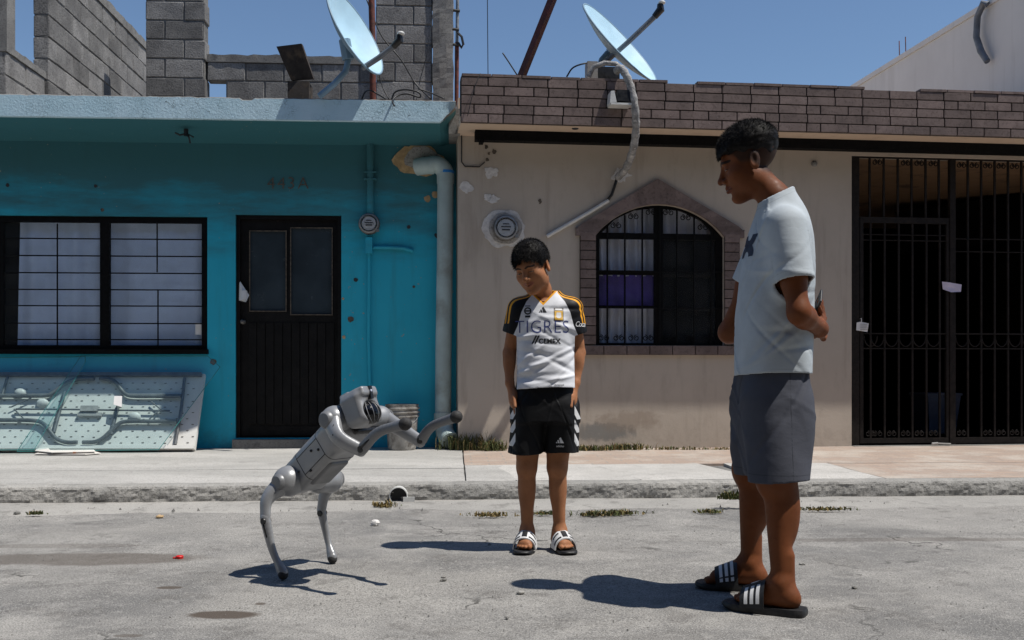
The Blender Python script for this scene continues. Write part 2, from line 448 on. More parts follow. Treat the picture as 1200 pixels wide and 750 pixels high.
MT['table_plastic'] = simple('table_plastic', (.66,.65,.62), .6, .06, 5, dirt=(.5,.47,.43), dscale=4, damt=(.56,.8), bump=.05)
MT['table_tube'] = simple('table_tube', (.13,.135,.14), .45, .3, 14, .2, bump=.05)
MT['slot_dark'] = simple('slot_dark', (.12,.11,.10), .9, .2)
MT['curtain'] = simple('curtain', (.70,.79,.92), .9, .10, 3, bump=.15, bscale=500)
MT['curtain_white'] = simple('curtain_white', (.60,.59,.62), .9, .12, 5, bump=.1, bscale=500)
MT['curtain_purple'] = simple('curtain_purple', (.09,.055,.28), .9, .2, 5, bump=.1)
MT['number_tin'] = simple('number_tin', (.105,.085,.07), .75, .5, 60)
MT['meter_face'] = simple('meter_face', (.42,.43,.43), .35, .15, 40)
MT['meter_rim'] = simple('meter_rim', (.16,.15,.14), .5, .3, 20, .4)
MT['ink'] = simple('ink', (.03,.03,.035), .7, .2)
def glass(name, tint, rough=.02, alpha=.25, solid=None):
    t = NT(name); m = t.mat
    tr = t.n('ShaderNodeBsdfTransparent'); tr.inputs[0].default_value = (*tint, 1)
    gl = t.n('ShaderNodeBsdfGlossy'); gl.inputs['Roughness'].default_value = rough
    fr = t.n('ShaderNodeLayerWeight'); fr.inputs['Blend'].default_value = .5; f5 = t.math('POWER', fr.outputs['Facing'], 5.0)
    mx = t.n('ShaderNodeMixShader'); t.link(t.math('ADD', t.math('MULTIPLY', f5, .9), .04), mx.inputs[0]); t.link(tr.outputs[0], mx.inputs[1]); t.link(gl.outputs[0], mx.inputs[2])
    df = t.n('ShaderNodeBsdfDiffuse'); df.inputs[0].default_value = (*(solid or (.4,.42,.42)), 1)
    m2 = t.n('ShaderNodeMixShader'); t.link(t.ramp(t.noise(7, 7, .7), .4, .75, alpha*.6, alpha*1.4), m2.inputs[0]); t.link(mx.outputs[0], m2.inputs[1]); t.link(df.outputs[0], m2.inputs[2])
    t.link(m2.outputs[0], t.t.nodes['Material Output'].inputs[0])
    return m
MT['window_glass'] = glass('window_glass', (.94,.96,.99), .02, .03)
MT['sheet_glass'] = glass('sheet_glass', (.93,.982,.985), .01, .02, (.35,.55,.58))
MT['glass_edge'] = simple('glass_edge', (.05,.22,.21), .2, .2, bump=0)
MT['door_glass'] = simple('door_glass', (.036,.050,.062), .18, .25, 3, bump=.12, bscale=6)
MT['weed'] = simple('weed', (.085,.10,.028), .8, .5, 30, bump=0, obj=.15)
MT['dry_weed'] = simple('dry_weed', (.26,.19,.075), .85, .4, 30, bump=0)
# ================================================================== SETTING: ground
def jit(a): return random.uniform(-a, a)
def fbm(x, y, z=0.0, o=4):
    return mnoise.fractal(Vector((x, y, z)), 1.0, 2.0, o)

m = MB()
xs = [-400,-120,-40,-14] + [-9 + i*.3 for i in range(61)] + [14,40,120,400]
ys = [-400,-100,-30,-8,-2,0,1] + [1.5 + i*.15 for i in range(38)] + [8,12,30,120,700]
V = []
for y in ys:
    for x in xs:
        z = 0.0
        if -9 < x < 9 and 1.5 < y < 6.1: z = .006*fbm(x*.9, y*1.3)
        V.append((x, y, z))
nx = len(xs)
m.add(V, [(j*nx+i, j*nx+i+1, (j+1)*nx+i+1, (j+1)*nx+i) for j in range(len(ys)-1) for i in range(nx-1)])
single('road', 'worn pale grey asphalt street with dark stains', None, m, MT['road'], kind='structure', smooth=True)
m = MB(); V = []; n = 150
for i in range(n+1):
    x = -9 + 18*i/n
    w = -.42 + .07*fbm(x*.8, 3.1) + .02*fbm(x*5, 1.7)
    for q, y in enumerate((w, w*.6, -.16, .03)):
        V.append((x, y, (-.014, .004 + .008*fbm(x*2.2, q), .014 + .008*fbm(x*3, q), .03)[q]))
m.add(V, [(i*4+k, (i+1)*4+k, (i+1)*4+k+1, i*4+k+1) for i in range(n) for k in range(3)])
single('gutter', 'pale concrete gutter strip along the kerb', None, m, MT['gutter'], FC, kind='structure', smooth=True)

# kerb: a rough cast edge, broken by the drain outlet
m = MB(); V = []; n = 1300; prof = [(.0,-.05),(.0,.01),(-.004,.028),(-.004,.045),(-.003,.062),(.0,.078),(.003,.092),(.006,.106),(.014,.118),(.032,.123),(.09,.125),(.15,.123),(.2,.118),(.2,-.05)]
for i in range(n+1):
    x = -9 + 18*i/n
    for k, (y, z) in enumerate(prof):
        a = 0 if k in (0, 12, 13) else 1
        e = fbm(x*4, z*10, 2.0)*.010 + fbm(x*17, z*30, 5.0)*.006 + fbm(x*45, z*70, 7.0)*.004
        V.append((x, y + a*e*(1 if k < 9 else .2) + .012*fbm(x*.7, 9.0)*a, z + (a*(.004*fbm(x*6, 3.3) + .003*fbm(x*22, 5.5)) if k > 2 else 0)))
K = len(prof)
m.add(V, [(i*K+k, (i+1)*K+k, (i+1)*K+k+1, i*K+k+1) for i in range(n) for k in range(K-1)])
single('kerb', 'rough weathered concrete kerb', None, m, MT['kerb'], FC, kind='structure')

# pavement: separate cast panels and clay paver areas on a bed
pav = Thing('pavement', 'cracked concrete pavement with clay pavers in front of the houses', None, FC, (0,0,0), kind='structure')
pav.part('bed', MB().box((-9,.19,-.05),(9,6,.10)), MT['cement'])
def panel(x0, x1, y0, y1, z, mat, name='pavement_panel', n=None, taper=0.0):
    mm = MB(); g = .006
    nxs = max(2, int((x1-x0)/.18)); nys = max(2, int((y1-y0)/.18)); V = []
    s = jit(.004)
    for j in range(nys+1):
        for i in range(nxs+1):
            x = x0+g+(x1-x0-2*g)*i/nxs; y = y0+g+(y1-y0-2*g)*j/nys
            if taper: x += taper*(y-y0)
            e = (i in (0,nxs)) or (j in (0,nys))
            V.append((x + (jit(.003) if e else 0), y + (jit(.003) if e else 0), z + s*(i/nxs-.5) + .003*fbm(x*2,y*2) - (.003 if e else 0)))
    W = nxs+1
    fs = [(j*W+i, j*W+i+1, (j+1)*W+i+1, (j+1)*W+i) for j in range(nys) for i in range(nxs)]
    rim = [i for i in range(W)] + [j*W+nxs for j in range(1,nys+1)] + [nys*W+i for i in range(nxs-1,-1,-1)] + [j*W for j in range(nys-1,0,-1)]
    o = len(V); V += [(V[k][0], V[k][1], .09) for k in rim]
    fs += [(rim[k], o+k, o+(k+1)%len(rim), rim[(k+1)%len(rim)]) for k in range(len(rim))]
    mm.add(V, fs)
    pav.part(name, mm, mat, smooth=40)
xj = FC.x(543, 2.0)
cuts = [-9,-4.9,xj]
for a, b in zip(cuts, cuts[1:]): panel(a, b, .2, 1.02, SWZ, MT['pavement'])
cuts = [-9,-5.6,xj]
for a, b in zip(cuts, cuts[1:]): panel(a, b, 1.02, 3.2, SWZ, MT['pavement'])
panel(xj, xj+.33, .2, 1.25, SWZ, MT['pavement'])
xp0, xp1 = xj+.33, FC.x(1010, .6)
w3 = (xp1-xp0)/3
for i in range(3): panel(xp0+i*w3, xp0+(i+1)*w3, .2, 1.25, SWZ+.002, MT['pale_concrete'], taper=(-.18 if i < 2 else 0))
panel(xp1, 9, .2, 1.25, SWZ, MT['clay_paver'], 'paver_area')
panel(xj, 9, 1.25, 5.5, SWZ, MT['clay_paver'], 'paver_area')

# ================================================================== TURQUOISE HOUSE
A = Thing('house', 'turquoise single storey house with pale blue roof slab edge and black door', 'house', FA)
zA = lambda py, px=300, ly=0: FA.z(px, py, ly)
xA = lambda px, ly=0: FA.x(px, ly)
wx0, wx1, wz0, wz1 = xA(-30), xA(243), zA(411,120), zA(253,120)
dx0, dx1, dz0, dz1 = xA(276), xA(400), zA(513,340), zA(252,340)
WL, WR = -7.2, xA(537)
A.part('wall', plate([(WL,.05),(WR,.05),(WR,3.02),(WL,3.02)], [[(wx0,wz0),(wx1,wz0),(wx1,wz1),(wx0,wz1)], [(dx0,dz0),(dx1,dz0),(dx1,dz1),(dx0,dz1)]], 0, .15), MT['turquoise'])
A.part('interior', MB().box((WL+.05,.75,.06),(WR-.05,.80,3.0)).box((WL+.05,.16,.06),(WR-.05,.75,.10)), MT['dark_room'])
A.part('side_wall', MB().box((WR-.14,.16,.05),(WR,4,3.02)).box((WL,.16,.05),(WL+.14,4,3.02)).box((WL+.15,3.86,.05),(WR-.15,4,3.02)), MT['cement'])
# roof slab: pale blue edge, turquoise underside, chipped right corner
m = MB(); zf0, zf1 = zA(140,250,-.56), zA(113,250,-.56); xe = xA(534,-.56)
n = 260; V = []
for i in range(n+1):
    x = WL-.2 + (xe-WL+.2)*i/n
    d = max(0, 1-(xe-x)/.13)
    j1 = .007*fbm(x*7,1.0)+.004*fbm(x*30,2.0); j2 = .004*fbm(x*9,4.0)
    up = d*(zf1-zf0)*.72*(1+.3*fbm(x*30,8)); bk = d*.10
    if -2.32 < x < -2.22: j1 -= .018
    for (y, z) in ((.02, 2.855+d*.04),(-.3+bk, (2.855+zf0)/2-.002+up*.4),(-.545+bk,zf0-.002+up),(-.560+.3*bk,zf0+.006+up),(-.560+.2*bk,(zf0+zf1)/2+up*.4),(-.560,zf1-.012+j1),(-.535+j2,zf1+j1),(.3,zf1+.01),(4.2,zf1+.01)):
        V.append((x, y, z))
K = 9; o = 0; fs = []
m.add(V, [])
for i in range(n):
    for k in range(K-1):
        m.f.append((i*K+k, (i+1)*K+k, (i+1)*K+k+1, i*K+k+1)); x = V[i*K][0]
        chip = (xe-x) < .11
        m.m.append(1 if k < 2 else (2 if chip and k == 2 else (0 if k < 5 else 2)))
m.f.append(tuple(n*K+k for k in range(K))); m.m.append(2)
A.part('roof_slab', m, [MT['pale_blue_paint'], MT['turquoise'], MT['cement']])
A.part('sun_leak_filler', MB().box((xe-.06,-.40,2.88),(FA.x(539,-.3),2.0,zf1-.03)), MT['cement'])  # hidden filler added to stop sun leaking past the slab end
A.part('door_step', MB().box((xA(274),-.07,.09),(xA(402),-.003,zA(514,340)-.004)), MT['cement'])
A.part('conduit_stub', MB().tube([(xA(218,-.4),-.4,2.89),(xA(218,-.4),-.4,2.83)],.02,8).tube([(xA(218,-.4),-.4,2.85),(xA(212,-.4),-.43,2.83),(xA(207,-.4),-.45,2.845)],.008,6).tube([(xA(219,-.4),-.4,2.85),(xA(223,-.4),-.44,2.81),(xA(224,-.4),-.43,2.76)],.008,6).tube([(xA(219,-.4),-.4,2.85),(xA(227,-.4),-.4,2.82)],.007,6), MT['black_cable'])

# window of the turquoise house
W = A.part('window', plate([(wx0+.004,wz0+.004),(wx1-.004,wz0+.004),(wx1-.004,wz1-.004),(wx0+.004,wz1-.004)],
    [[(xA(5,.05),wz0+.05),(xA(118,.05),wz0+.05),(xA(118,.05),wz1-.055),(xA(5,.05),wz1-.055)], [(xA(129,.05),wz0+.05),(xA(237,.05),wz0+.05),(xA(237,.05),wz1-.055),(xA(129,.05),wz1-.055)], [(wx0+.05,wz0+.05),(xA(1,.05),wz0+.05),(xA(1,.05),wz1-.055),(wx0+.05,wz1-.055)]], .03, .075), MT['black_iron'])
A.part('sill', MB().box((wx0-.05,-.035,wz0-.03),(wx1+.012,.028,wz0+.012)), MT['black_iron'], W)
for a, b in ((5,118),(129,237)):
    A.part('pane', MB().box((xA(a,.05)-.01,.055,wz0+.04),(xA(b,.05)+.01,.060,wz1-.045)), MT['window_glass'], W)
def bars(thing, parent, xs0, xs1, zs, verts, y, r, mat, fr):
    for z in zs: thing.part('bar', MB().tube([(xs0,y,z),(xs1,y,z)], r, 6), mat, parent)
    for (x, z0, z1) in verts: thing.part('bar', MB().tube([(x,y+.006,z0),(x,y+.006,z1)], r, 6), mat, parent)
zrow = [zA(q,120,.02) for q in (280,300,320,339.5,358.5,379,398)]
bars(A, W, xA(5,.02), xA(118,.02), zrow, [(xA(67,.02), zA(408,67,.02), zA(262,67,.02))], .018, .0065, MT['black_iron'], FA)
bars(A, W, xA(129,.02), xA(238,.02), zrow, [(xA(184,.02), zA(319,184,.02), zA(262,184,.02)),(xA(185,.02), zA(408,185,.02), zA(339,185,.02))], .018, .0065, MT['black_iron'], FA)
def curtain(x0, x1, z0, z1, y, amp, freq, seed=0, nx=60, nz=14, slant=0.0):
    mm = MB(); V = []
    for j in range(nz+1):
        for i in range(nx+1):
            u = i/nx; w = j/nz; x = x0+(x1-x0)*u + slant*(1-w)*(1-u)
            yy = y + amp*math.sin(freq*u*6.28 + .6*w*math.sin(u*9+seed)) + amp*.7*fbm(u*4+seed, w*1.5, seed)
            V.append((x, yy, z0+(z1-z0)*w + .006*fbm(u*5,seed+w)))
    mm.add(V, [(j*(nx+1)+i, j*(nx+1)+i+1, (j+1)*(nx+1)+i+1, (j+1)*(nx+1)+i) for j in range(nz) for i in range(nx)])
    o = len(V); mm.add([(a,b+.004,c) for a,b,c in V], [tuple(reversed(q)) for q in mm.f])
    return mm
A.part('curtain', curtain(xA(22,.12), xA(119,.12), wz0-.02, wz1-.04, .135, .016, 4, 1.3, slant=-.02), MT['curtain'], W, smooth=True)
A.part('curtain', curtain(xA(127,.12), xA(240,.12), wz0-.02, wz1-.04, .13, .014, 3, 4.7), MT['curtain'], W, smooth=True)
A.part('sticker', MB().box((xA(229,.053),.0525,zA(392,232)),(xA(236,.053),.054,zA(378,232))), MT['paper'], W)

# door of the turquoise house
D_ = A.part('door', plate([(dx0+.03,dz0+.01),(dx1-.03,dz0+.01),(dx1-.03,dz1-.03),(dx0+.03,dz1-.03)],
    [[(xA(293,.06),zA(364,310)),(xA(335,.06),zA(364,310)),(xA(335,.06),zA(270,310)),(xA(293,.06),zA(270,310))],
     [(xA(341,.06),zA(368,360)),(xA(389,.06),zA(368,360)),(xA(389,.06),zA(266,360)),(xA(341,.06),zA(266,360))]], .055, .09), MT['black_wood'])
A.part('door_frame', plate([(dx0+.002,dz0),(dx1-.002,dz0),(dx1-.002,dz1-.002),(dx0+.002,dz1-.002)], [[(dx0+.035,dz0+.004),(dx1-.035,dz0+.004),(dx1-.035,dz1-.035),(dx0+.035,dz1-.035)]], .02, .054), MT['black_wood'], D_)
for (a, b, c, d) in ((293,335,364,270),(341,389,368,266)):
    A.part('pane', MB().box((xA(a,.06)-.01,.07,zA(c)-.01),(xA(b,.06)+.01,.076,zA(d)+.01)), MT['door_glass'], D_)
    x0,x1,z0,z1 = xA(a,.05),xA(b,.05),zA(c),zA(d)
    A.part('beading', plate([(x0-.007,z0-.007),(x1+.007,z0-.007),(x1+.007,z1+.007),(x0-.007,z1+.007)], [[(x0+.002,z0+.002),(x1-.002,z0+.002),(x1-.002,z1-.002),(x0+.002,z1-.002)]], .045, .0545), MT['frame_wear'], D_)
nb = 10; b0, b1 = xA(291,.05), xA(392,.05); bz0, bz1 = zA(497,340), zA(378,340)
for i in range(nb):
    a = b0+(b1-b0)*i/nb; b = b0+(b1-b0)*(i+1)/nb
    A.part('board', MB().box((a+.004,.044,bz0),(b-.004,.0545,bz1)), MT['black_wood'], D_)
A.part('handle', MB().lathe([(.0,-.05),(.018,-.045),(.022,-.03),(.012,-.015),(.012,.0),(.024,.002)], (xA(285,.05),.05,zA(377,285)), 12, Matrix.Rotation(R(-90),3,'X')), MT['meter_rim'], D_, smooth=True)
A.part('kick_plate', MB().box((b0+.02,.046,dz0+.02),(b1-.02,.0545,bz0-.02)), MT['black_wood'], D_)
for ch, px in (('4',318),('4',330),('3',341.5),('A',355.5)):
    v, f = text2d(ch, .155, -.002)
    c0 = FA.px(px,215.5,0); m = MB(); m.add([(c0.x+x*1.0, -.010, c0.z+z) for x,z in v], f)
    A.part('house_number', m, MT['number_tin'])
# chipped spots on the turquoise wall: small raised flakes and holes with their own outline
def blob(cx, cz, rx, rz, y0, y1, seed, n=18, rough=.35):
    return [(cx + rx*math.cos(6.283*k/n)*(1+rough*fbm(math.cos(6.283*k/n)*1.3+seed, math.sin(6.283*k/n)*1.3)), cz + rz*math.sin(6.283*k/n)*(1+rough*fbm(math.cos(6.283*k/n)*1.3+seed, math.sin(6.283*k/n)*1.3, 3))) for k in range(n)]
for i, (px, py, r, mt) in enumerate(((501,233,4,'ochre_plaster'),(510,228,4,'ochre_plaster'),(417,328,2.5,'ink'),(479,266,2.2,'ink'),(512,276,3,'ink'),(411,374,3.5,'frame_wear'),(402,350,1.5,'ochre_plaster'),(403,395,2,'ochre_plaster'),(112,218,2,'ink'),(9,217,2,'ink'),(485,336,1.6,'frame_wear'),(120,246,2,'frame_wear'),(250,424,3.5,'frame_wear'))):
    p = FA.px(px, py); s = .0076
    A.part('chipped_spot', MB().prism(blob(p.x, p.z, r*s, r*s, 0, 0, i*3.1), -.004, .002), MT[mt])

# ---- things on the turquoise wall
p = FA.px(490,187)
T = Thing('pipe_hole', 'rough broken plaster hole around the drainpipe elbow on turquoise wall', 'wall hole', FA, p)
T.part('plaster_edge', MB().prism(blob(FA.x(489),FA.z(489,188),.225,.150,0,0,2.2,26,.35), -.012, -.001), MT['ochre_plaster'])
T.part('cement_fill', MB().prism(blob(FA.x(494),FA.z(494,187),.155,.108,0,0,5.2,22,.3), -.022, -.0125), MT['cement_patch'])
p0 = FA.px(522,487,-.12)
T = Thing('drainpipe', 'pale grey green plastic drainpipe running down the turquoise wall', 'drainpipe', FA, (p0.x,p0.y,SWZ))
xc, ztop = FA.x(522,-.12), FA.z(522,193,-.12)
pts = [(FA.x(488,-.12),-.06,ztop-.012)] + [(FA.x(497,-.12),-.09,ztop-.006)]
for k in range(9):
    a = R(90-90*k/8); pts.append((xc-.10+.10*math.cos(a), -.12, ztop-.10+.10*math.sin(a)-.0))
pts += [(xc,-.12,FA.z(522,215,-.12))]
T.part('elbow', MB().tube(pts, .078, 18), MT['pvc'], smooth=40)
T.part('pipe', MB().tube([(xc,-.12,FA.z(522,207,-.12)+.0),(xc-.004,-.12,1.9),(xc-.018,-.12,1.0),(xc-.022,-.12,FA.z(522,487,-.12))], .072, 20), MT['pvc'], smooth=40)
T.part('coupling_ring', MB().lathe([(.083,-.02),(.083,.02)], (FA.x(506,-.12),-.115,ztop-.004), 18, Matrix.Rotation(R(90),3,'Y')), MT['pvc'], smooth=40)
T.part('blue_tape', MB().lathe([(.0795,-.012),(.0795,.012)], (xc,-.12,FA.z(522,202,-.12)), 18), MT['blue_tape'], smooth=40)
T.part('bottom_elbow', MB().tube([(xc-.022,-.12,FA.z(522,487,-.12)+.02),(xc-.02,-.13,.36),(xc+.0,-.18,.25),(xc+.04,-.26,.20)], .082, 16), MT['pvc'], smooth=40)

def meter(frame, px, py, r, label, ly=-.0):
    p = frame.px(px, py, ly)
    T = Thing('electric_meter', label, 'meter', frame, (p.x, -.005, p.z))
    Mx = Matrix.Rotation(R(90),3,'X')
    T.part('socket', MB().lathe([(r*1.0,0),(r*1.02,.03),(r*.98,.055),(r*.9,.06)], (p.x,-.002,p.z), 28, Mx), MT['meter_rim'], smooth=40)
    T.part('ring', MB().lathe([(r*.9,.055),(r*.92,.075),(r*.8,.08),(r*.78,.06)], (p.x,-.002,p.z), 28, Mx), MT['galvanised'], smooth=40)
    T.part('dial', MB().lathe([(0,.066),(r*.66,.066),(r*.72,.04)], (p.x,-.002,p.z), 28, Mx), MT['meter_face'], smooth=40)
    b = MB()
    for (u, w, hh) in ((.25,.5,.08),(.02,.75,.10),(-.22,.62,.12)): b.box((p.x-r*w*.5,-.0705,p.z+u*r),(p.x+r*w*.5,-.0685,p.z+u*r+hh*r))
    T.part('printed_lines', b, MT['ink'])
    T.part('glass_cover', MB().lathe([(r*.78,.06),(r*.77,.095),(r*.66,.115),(r*.3,.124),(0,.126)], (p.x,-.002,p.z), 28, Mx), MT['window_glass'], smooth=True)
    T.part('seal_tab', MB().box((p.x+r*.7,-.07,p.z-r*.75),(p.x+r*.95,-.03,p.z-r*.5)), MT['galvanised'])
    return T, p
T, p = meter(FA, 433, 263, .095, 'round electric meter on turquoise conduit right of the black door')
T.part('conduit', MB().tube([(p.x+.01,-.03,FA.z(434,168)),(p.x+.01,-.03,p.z+.08)], .032, 12), MT['turquoise'], smooth=40)
for q in (203,211): T.part('strap', MB().box((p.x-.045,-.066,FA.z(434,q)-.006),(p.x+.065,-.0005,FA.z(434,q)+.006)), MT['turquoise'])
T.part('conduit_box', MB().box((p.x-.03,-.07,FA.z(434,298)),(p.x+.03,-.0005,FA.z(434,279))), MT['turquoise'])
T.part('thin_conduit', MB().tube([(p.x+.0,-.02,FA.z(433,298)),(p.x-.006,-.02,1.1),(p.x+.006,-.02,FA.z(433,452))], .015, 8), MT['turquoise'], smooth=40)
T.part('side_conduit', MB().tube([FA.px(437,290,-.025),FA.px(455,290,-.025),FA.px(474,291,-.025),FA.px(484,294,-.02)], .016, 8), MT['turquoise'], smooth=40)
# letter tucked in the door
m = MB(); q = [FA.px(279,326,.03),FA.px(292,346,-.0),FA.px(288,354,-.03),FA.px(280,352,.02)]
m.add([tuple(w) for w in q] + [(w.x,w.y+.004,w.z) for w in q], [(0,1,2,3),(7,6,5,4),(0,4,5,1),(1,5,6,2),(2,6,7,3),(3,7,4,0)])
m.tube([FA.px(286,341,-.0),FA.px(286,352,-.015)], .028, 10, False)
single('letter', 'curled white letter stuck in the edge of the black door', 'letter', m, MT['paper'], FA, FA.px(284,345,.03))

# ================================================================== block walls on the turquoise roof
def block_mesh(w=.39, h=.19, d=.14, bev=.008, seed=0):
    bm = bmesh.new(); bmesh.ops.create_cube(bm, size=1)
    for v in bm.verts: v.co = Vector((v.co.x*w, v.co.y*d, v.co.z*h))
    bmesh.ops.bevel(bm, geom=list(bm.edges), offset=bev, segments=1, affect='EDGES')
    for v in bm.verts: v.co += Vector((jit(.004), jit(.002), jit(.004)))
    me = bpy.data.meshes.new('concrete_block'); bm.to_mesh(me); bm.free(); me.materials.append(MT['concrete_block']); return me
BLK = [block_mesh(seed=i) for i in range(4)]
def block_wall(label, base, ang, L, rows, th=.14, stag=0, skip=None, group='unfinished block walls on the turquoise roof', top=None, ends=True, zstep=.2, frame=FA, extra=None):
    base = Vector(base); T = Thing('block_wall', label, 'wall', frame, base, group)
    T.o.rotation_euler.z += ang
    core = MB()
    for r in range(rows):
        off = ((r+stag) % 2)*.2; x = -off; segs = []
        while x < L-.02:
            a = max(0, x); b = min(L, x+.4); x += .4
            if b-a < .03: continue
            if skip and skip(r, (a+b)/2): continue
            segs.append((a,b))
            o = bpy.data.objects.new('concrete_block', random.choice(BLK)); COL.objects.link(o); o.parent = T.o
            o.location = ((a+b)/2, th/2 + jit(.003), r*zstep+.1); o.scale = ((b-a-.012)/.39, th/.14, 1)
        for a, b in segs:
            a2 = a + (.008 if a == 0 else -.001); b2 = b - (.008 if b == L else -.001)
            core.add(MB().box((a2,.010,r*zstep-(.0 if r else -.001)),(b2,th-.010,(r+1)*zstep)).v, MB().box((0,0,0),(1,1,1)).f)
    me = core.mesh('mortar'); me.materials.append(MT['mortar']); o = bpy.data.objects.new('mortar', me); COL.objects.link(o); o.parent = T.o
    if top:
        mm = MB(); V = []; n = int(L/.06); z = rows*zstep
        for i in range(n+1):
            x = L*i/n; hh = top + .018*fbm(x*6, base.x) + .012*fbm(x*20, base.x)
            V += [(x,-.012+.006*fbm(x*9,1),z-.004),(x,-.012+.006*fbm(x*9,2),z+hh),(x,th+.012,z+hh),(x,th+.012,z-.004)]
        mm.add(V, [(i*4+k,(i+1)*4+k,(i+1)*4+(k+1)%4,i*4+(k+1)%4) for i in range(n) for k in range(4)] + [(0,1,2,3),(n*4+3,n*4+2,n*4+1,n*4)])
        me = mm.mesh('coping'); me.materials.append(MT['cement']); o = bpy.data.objects.new('coping', me); COL.objects.link(o); o.parent = T.o
    return T
RZ = 3.07
# pillar
block_wall('square pillar of stacked concrete blocks at the middle of the turquoise roof', (FA.x(170,1.5),1.5,RZ), 0, FA.x(241,1.5)-FA.x(170,1.5), 10, .2, 1)
# tall side wall, runs back from the street
xw = FA.x(57,.25)
block_wall('tall block wall running back over the roof with rough coping', (xw,.25,RZ), R(90), 4.2, 8, .14, 0, top=.09)
# low side wall in front of it
xl = FA.x(6,-.6)
block_wall('low block wall at the far left front of the roof', (xl-.02,-.55,RZ+.02), R(90), .98, 2, .14, 1, top=.05)
T = Thing('concrete_post', 'concrete post at the left end of the turquoise roof', 'post', FA, (xl-.3,-.5,RZ))
T.part('post', MB().box((xl-.20,-.5,RZ),(xl-.03,-.34,5.0)), MT['cement']); T.part('rebar', MB().tube([(xl-.12,-.42,4.99),(xl-.12,-.42,5.5)],.008,6), MT['rust_pipe'])
# low back parapet with an opening beside the pillar
x0, x1 = FA.x(241.5,1.55), FA.x(440,1.55)
block_wall('low blackened block parapet behind the satellite dish', (x0,1.58,RZ), 0, x1-x0, 5, .14, 0, skip=lambda r, x: x < .2 and r >= 2, top=.075)
# tall wall with cast column on the right
x2, x3 = FA.x(440.5,1.55), FA.x(507,1.55)
T = block_wall('tall block wall with cast concrete column behind the rusty pipe', (x2,1.5,RZ), 0, x3-x2, 11, .14, 1)
mm = MB(); V = []; n = 44; x4 = FA.x(531,1.55)
for i in range(n+1):
    z = 2.3*i/n
    for k in range(8):
        sx = (0,.33,.66,1,1,.66,.33,0)[k]; y = (-.03,-.035,-.035,-.03,.16,.16,.16,.16)[k]
        V.append((x3-x2+.002+(x4-x3)*sx + .012*fbm(z*5,k*1.7), y+.012*fbm(z*6,k*2.3), z))
mm.add(V, [(i*8+k,i*8+(k+1)%8,(i+1)*8+(k+1)%8,(i+1)*8+k) for i in range(n) for k in range(8)] + [tuple(n*8+k for k in range(8))])
me = mm.mesh('column'); me.materials.append(MT['cement']); o = bpy.data.objects.new('column', me); COL.objects.link(o); o.parent = T.o

# dark board leaning on the parapet, on a block
T = Thing('leaning_board', 'dark warped board leaning behind the roof edge', 'board', FA, FA.px(355,112,.6))
q = [FA.px(326,56,.55),FA.px(355,52.5,.6),FA.px(369,93,.75),FA.px(343,95,.7)]
m = MB(); off = Vector((-.0,-.10,-.02))
m.add([tuple(w) for w in q]+[tuple(w+off) for w in q], [(0,1,2,3),(7,6,5,4),(0,4,5,1),(1,5,6,2),(2,6,7,3),(3,7,4,0)])
T.part('board', m, MT['wood_dark'])
T.part('support_box', MB().box((FA.x(337,.6),.6,zf1+.012),(FA.x(362,.6),.85,FA.z(350,95,.6))), MT['wood_dark'])

# ---- satellite dishes
def dish(label, frame, c, nrm, major, Rm, asp, arm_to, arm_from, mast, depth=.10):
    nrm = Vector(nrm).normalized(); mj = Vector(major); mj = (mj - nrm*mj.dot(nrm)).normalized(); mn = nrm.cross(mj).normalized()
    T = Thing('satellite_dish', label, 'satellite dish', frame, mast[0])
    m = MB(); b = MB(); V = []; nr, na = 8, 40
    for i in range(nr+1):
        r = i/nr
        for k in range(na):
            a = 6.2832*k/na
            V.append(c + mj*(Rm*r*math.cos(a)) + mn*(Rm*asp*r*math.sin(a)) + nrm*(depth*(r*r-1)))
    fs = [(i*na+k, i*na+(k+1)%na, (i+1)*na+(k+1)%na, (i+1)*na+k) for i in range(nr) for k in range(na)]
    m.mi = 0; m.add(V, fs)
    m.mi = 1; m.add([p - nrm*.012 for p in V], fs)
    ro = nr*na
    rim = []
    for k in range(na):
        a = 6.2832*k/na; rim.append(c + mj*(Rm*1.012*math.cos(a)) + mn*(Rm*1.012*asp*math.sin(a)) - nrm*.004)
    me_face = T.part('reflector', MB().add(V, fs), MT['dish_blue'], smooth=True)
    T.part('back_shell', MB().add([p - nrm*.012 for p in V], [tuple(reversed(q)) for q in fs]), MT['dish_back'], me_face, smooth=True)
    T.part('rim', MB().tube(rim+[rim[0]], .009, 6, False), MT['dish_back'], me_face, smooth=True)
    af, at = Vector(arm_from), Vector(arm_to)
    T.part('feed_arm', MB().tube([af, (af+at)/2 - Vector((0,0,.008)), at], .024, 8), MT['dish_arm'], smooth=40)
    d = (at-af).normalized()
    h = T.part('receiver', MB().tube([at-d*.02, at+d*.05+Vector((0,0,.015)), at+d*.07+Vector((-.02,0,.05))], [.028,.036,.026], 10), MT['black_plastic'], smooth=40)
    T.part('receiver_cap', MB().sphere(at+d*.075+Vector((-.01,0,.055)), (.032,.032,.018), 12, 7), MT['white_plastic'], h, smooth=True)
    T.part('mast', MB().tube([Vector(q) for q in mast], .026, 10), MT['dish_back'], smooth=40)
    T.part('mount_plate', MB().tube([mast[-1], c - nrm*(depth+.02)], .05, 8), MT['dish_back'])
    return T
c = FA.px(417,38,-.55)
dish('pale blue satellite dish standing on the turquoise house roof edge', FA, c, (.84,-.37,.42), (.42,0,-.9), .385, .95,
     FA.px(463,53,-.82), FA.px(425,80,-.66), [FA.px(374,113,-.6), FA.px(392,98,-.58), FA.px(405,84,-.53), FA.px(408,70,-.50)])
c = FB.px(727,50,.0)
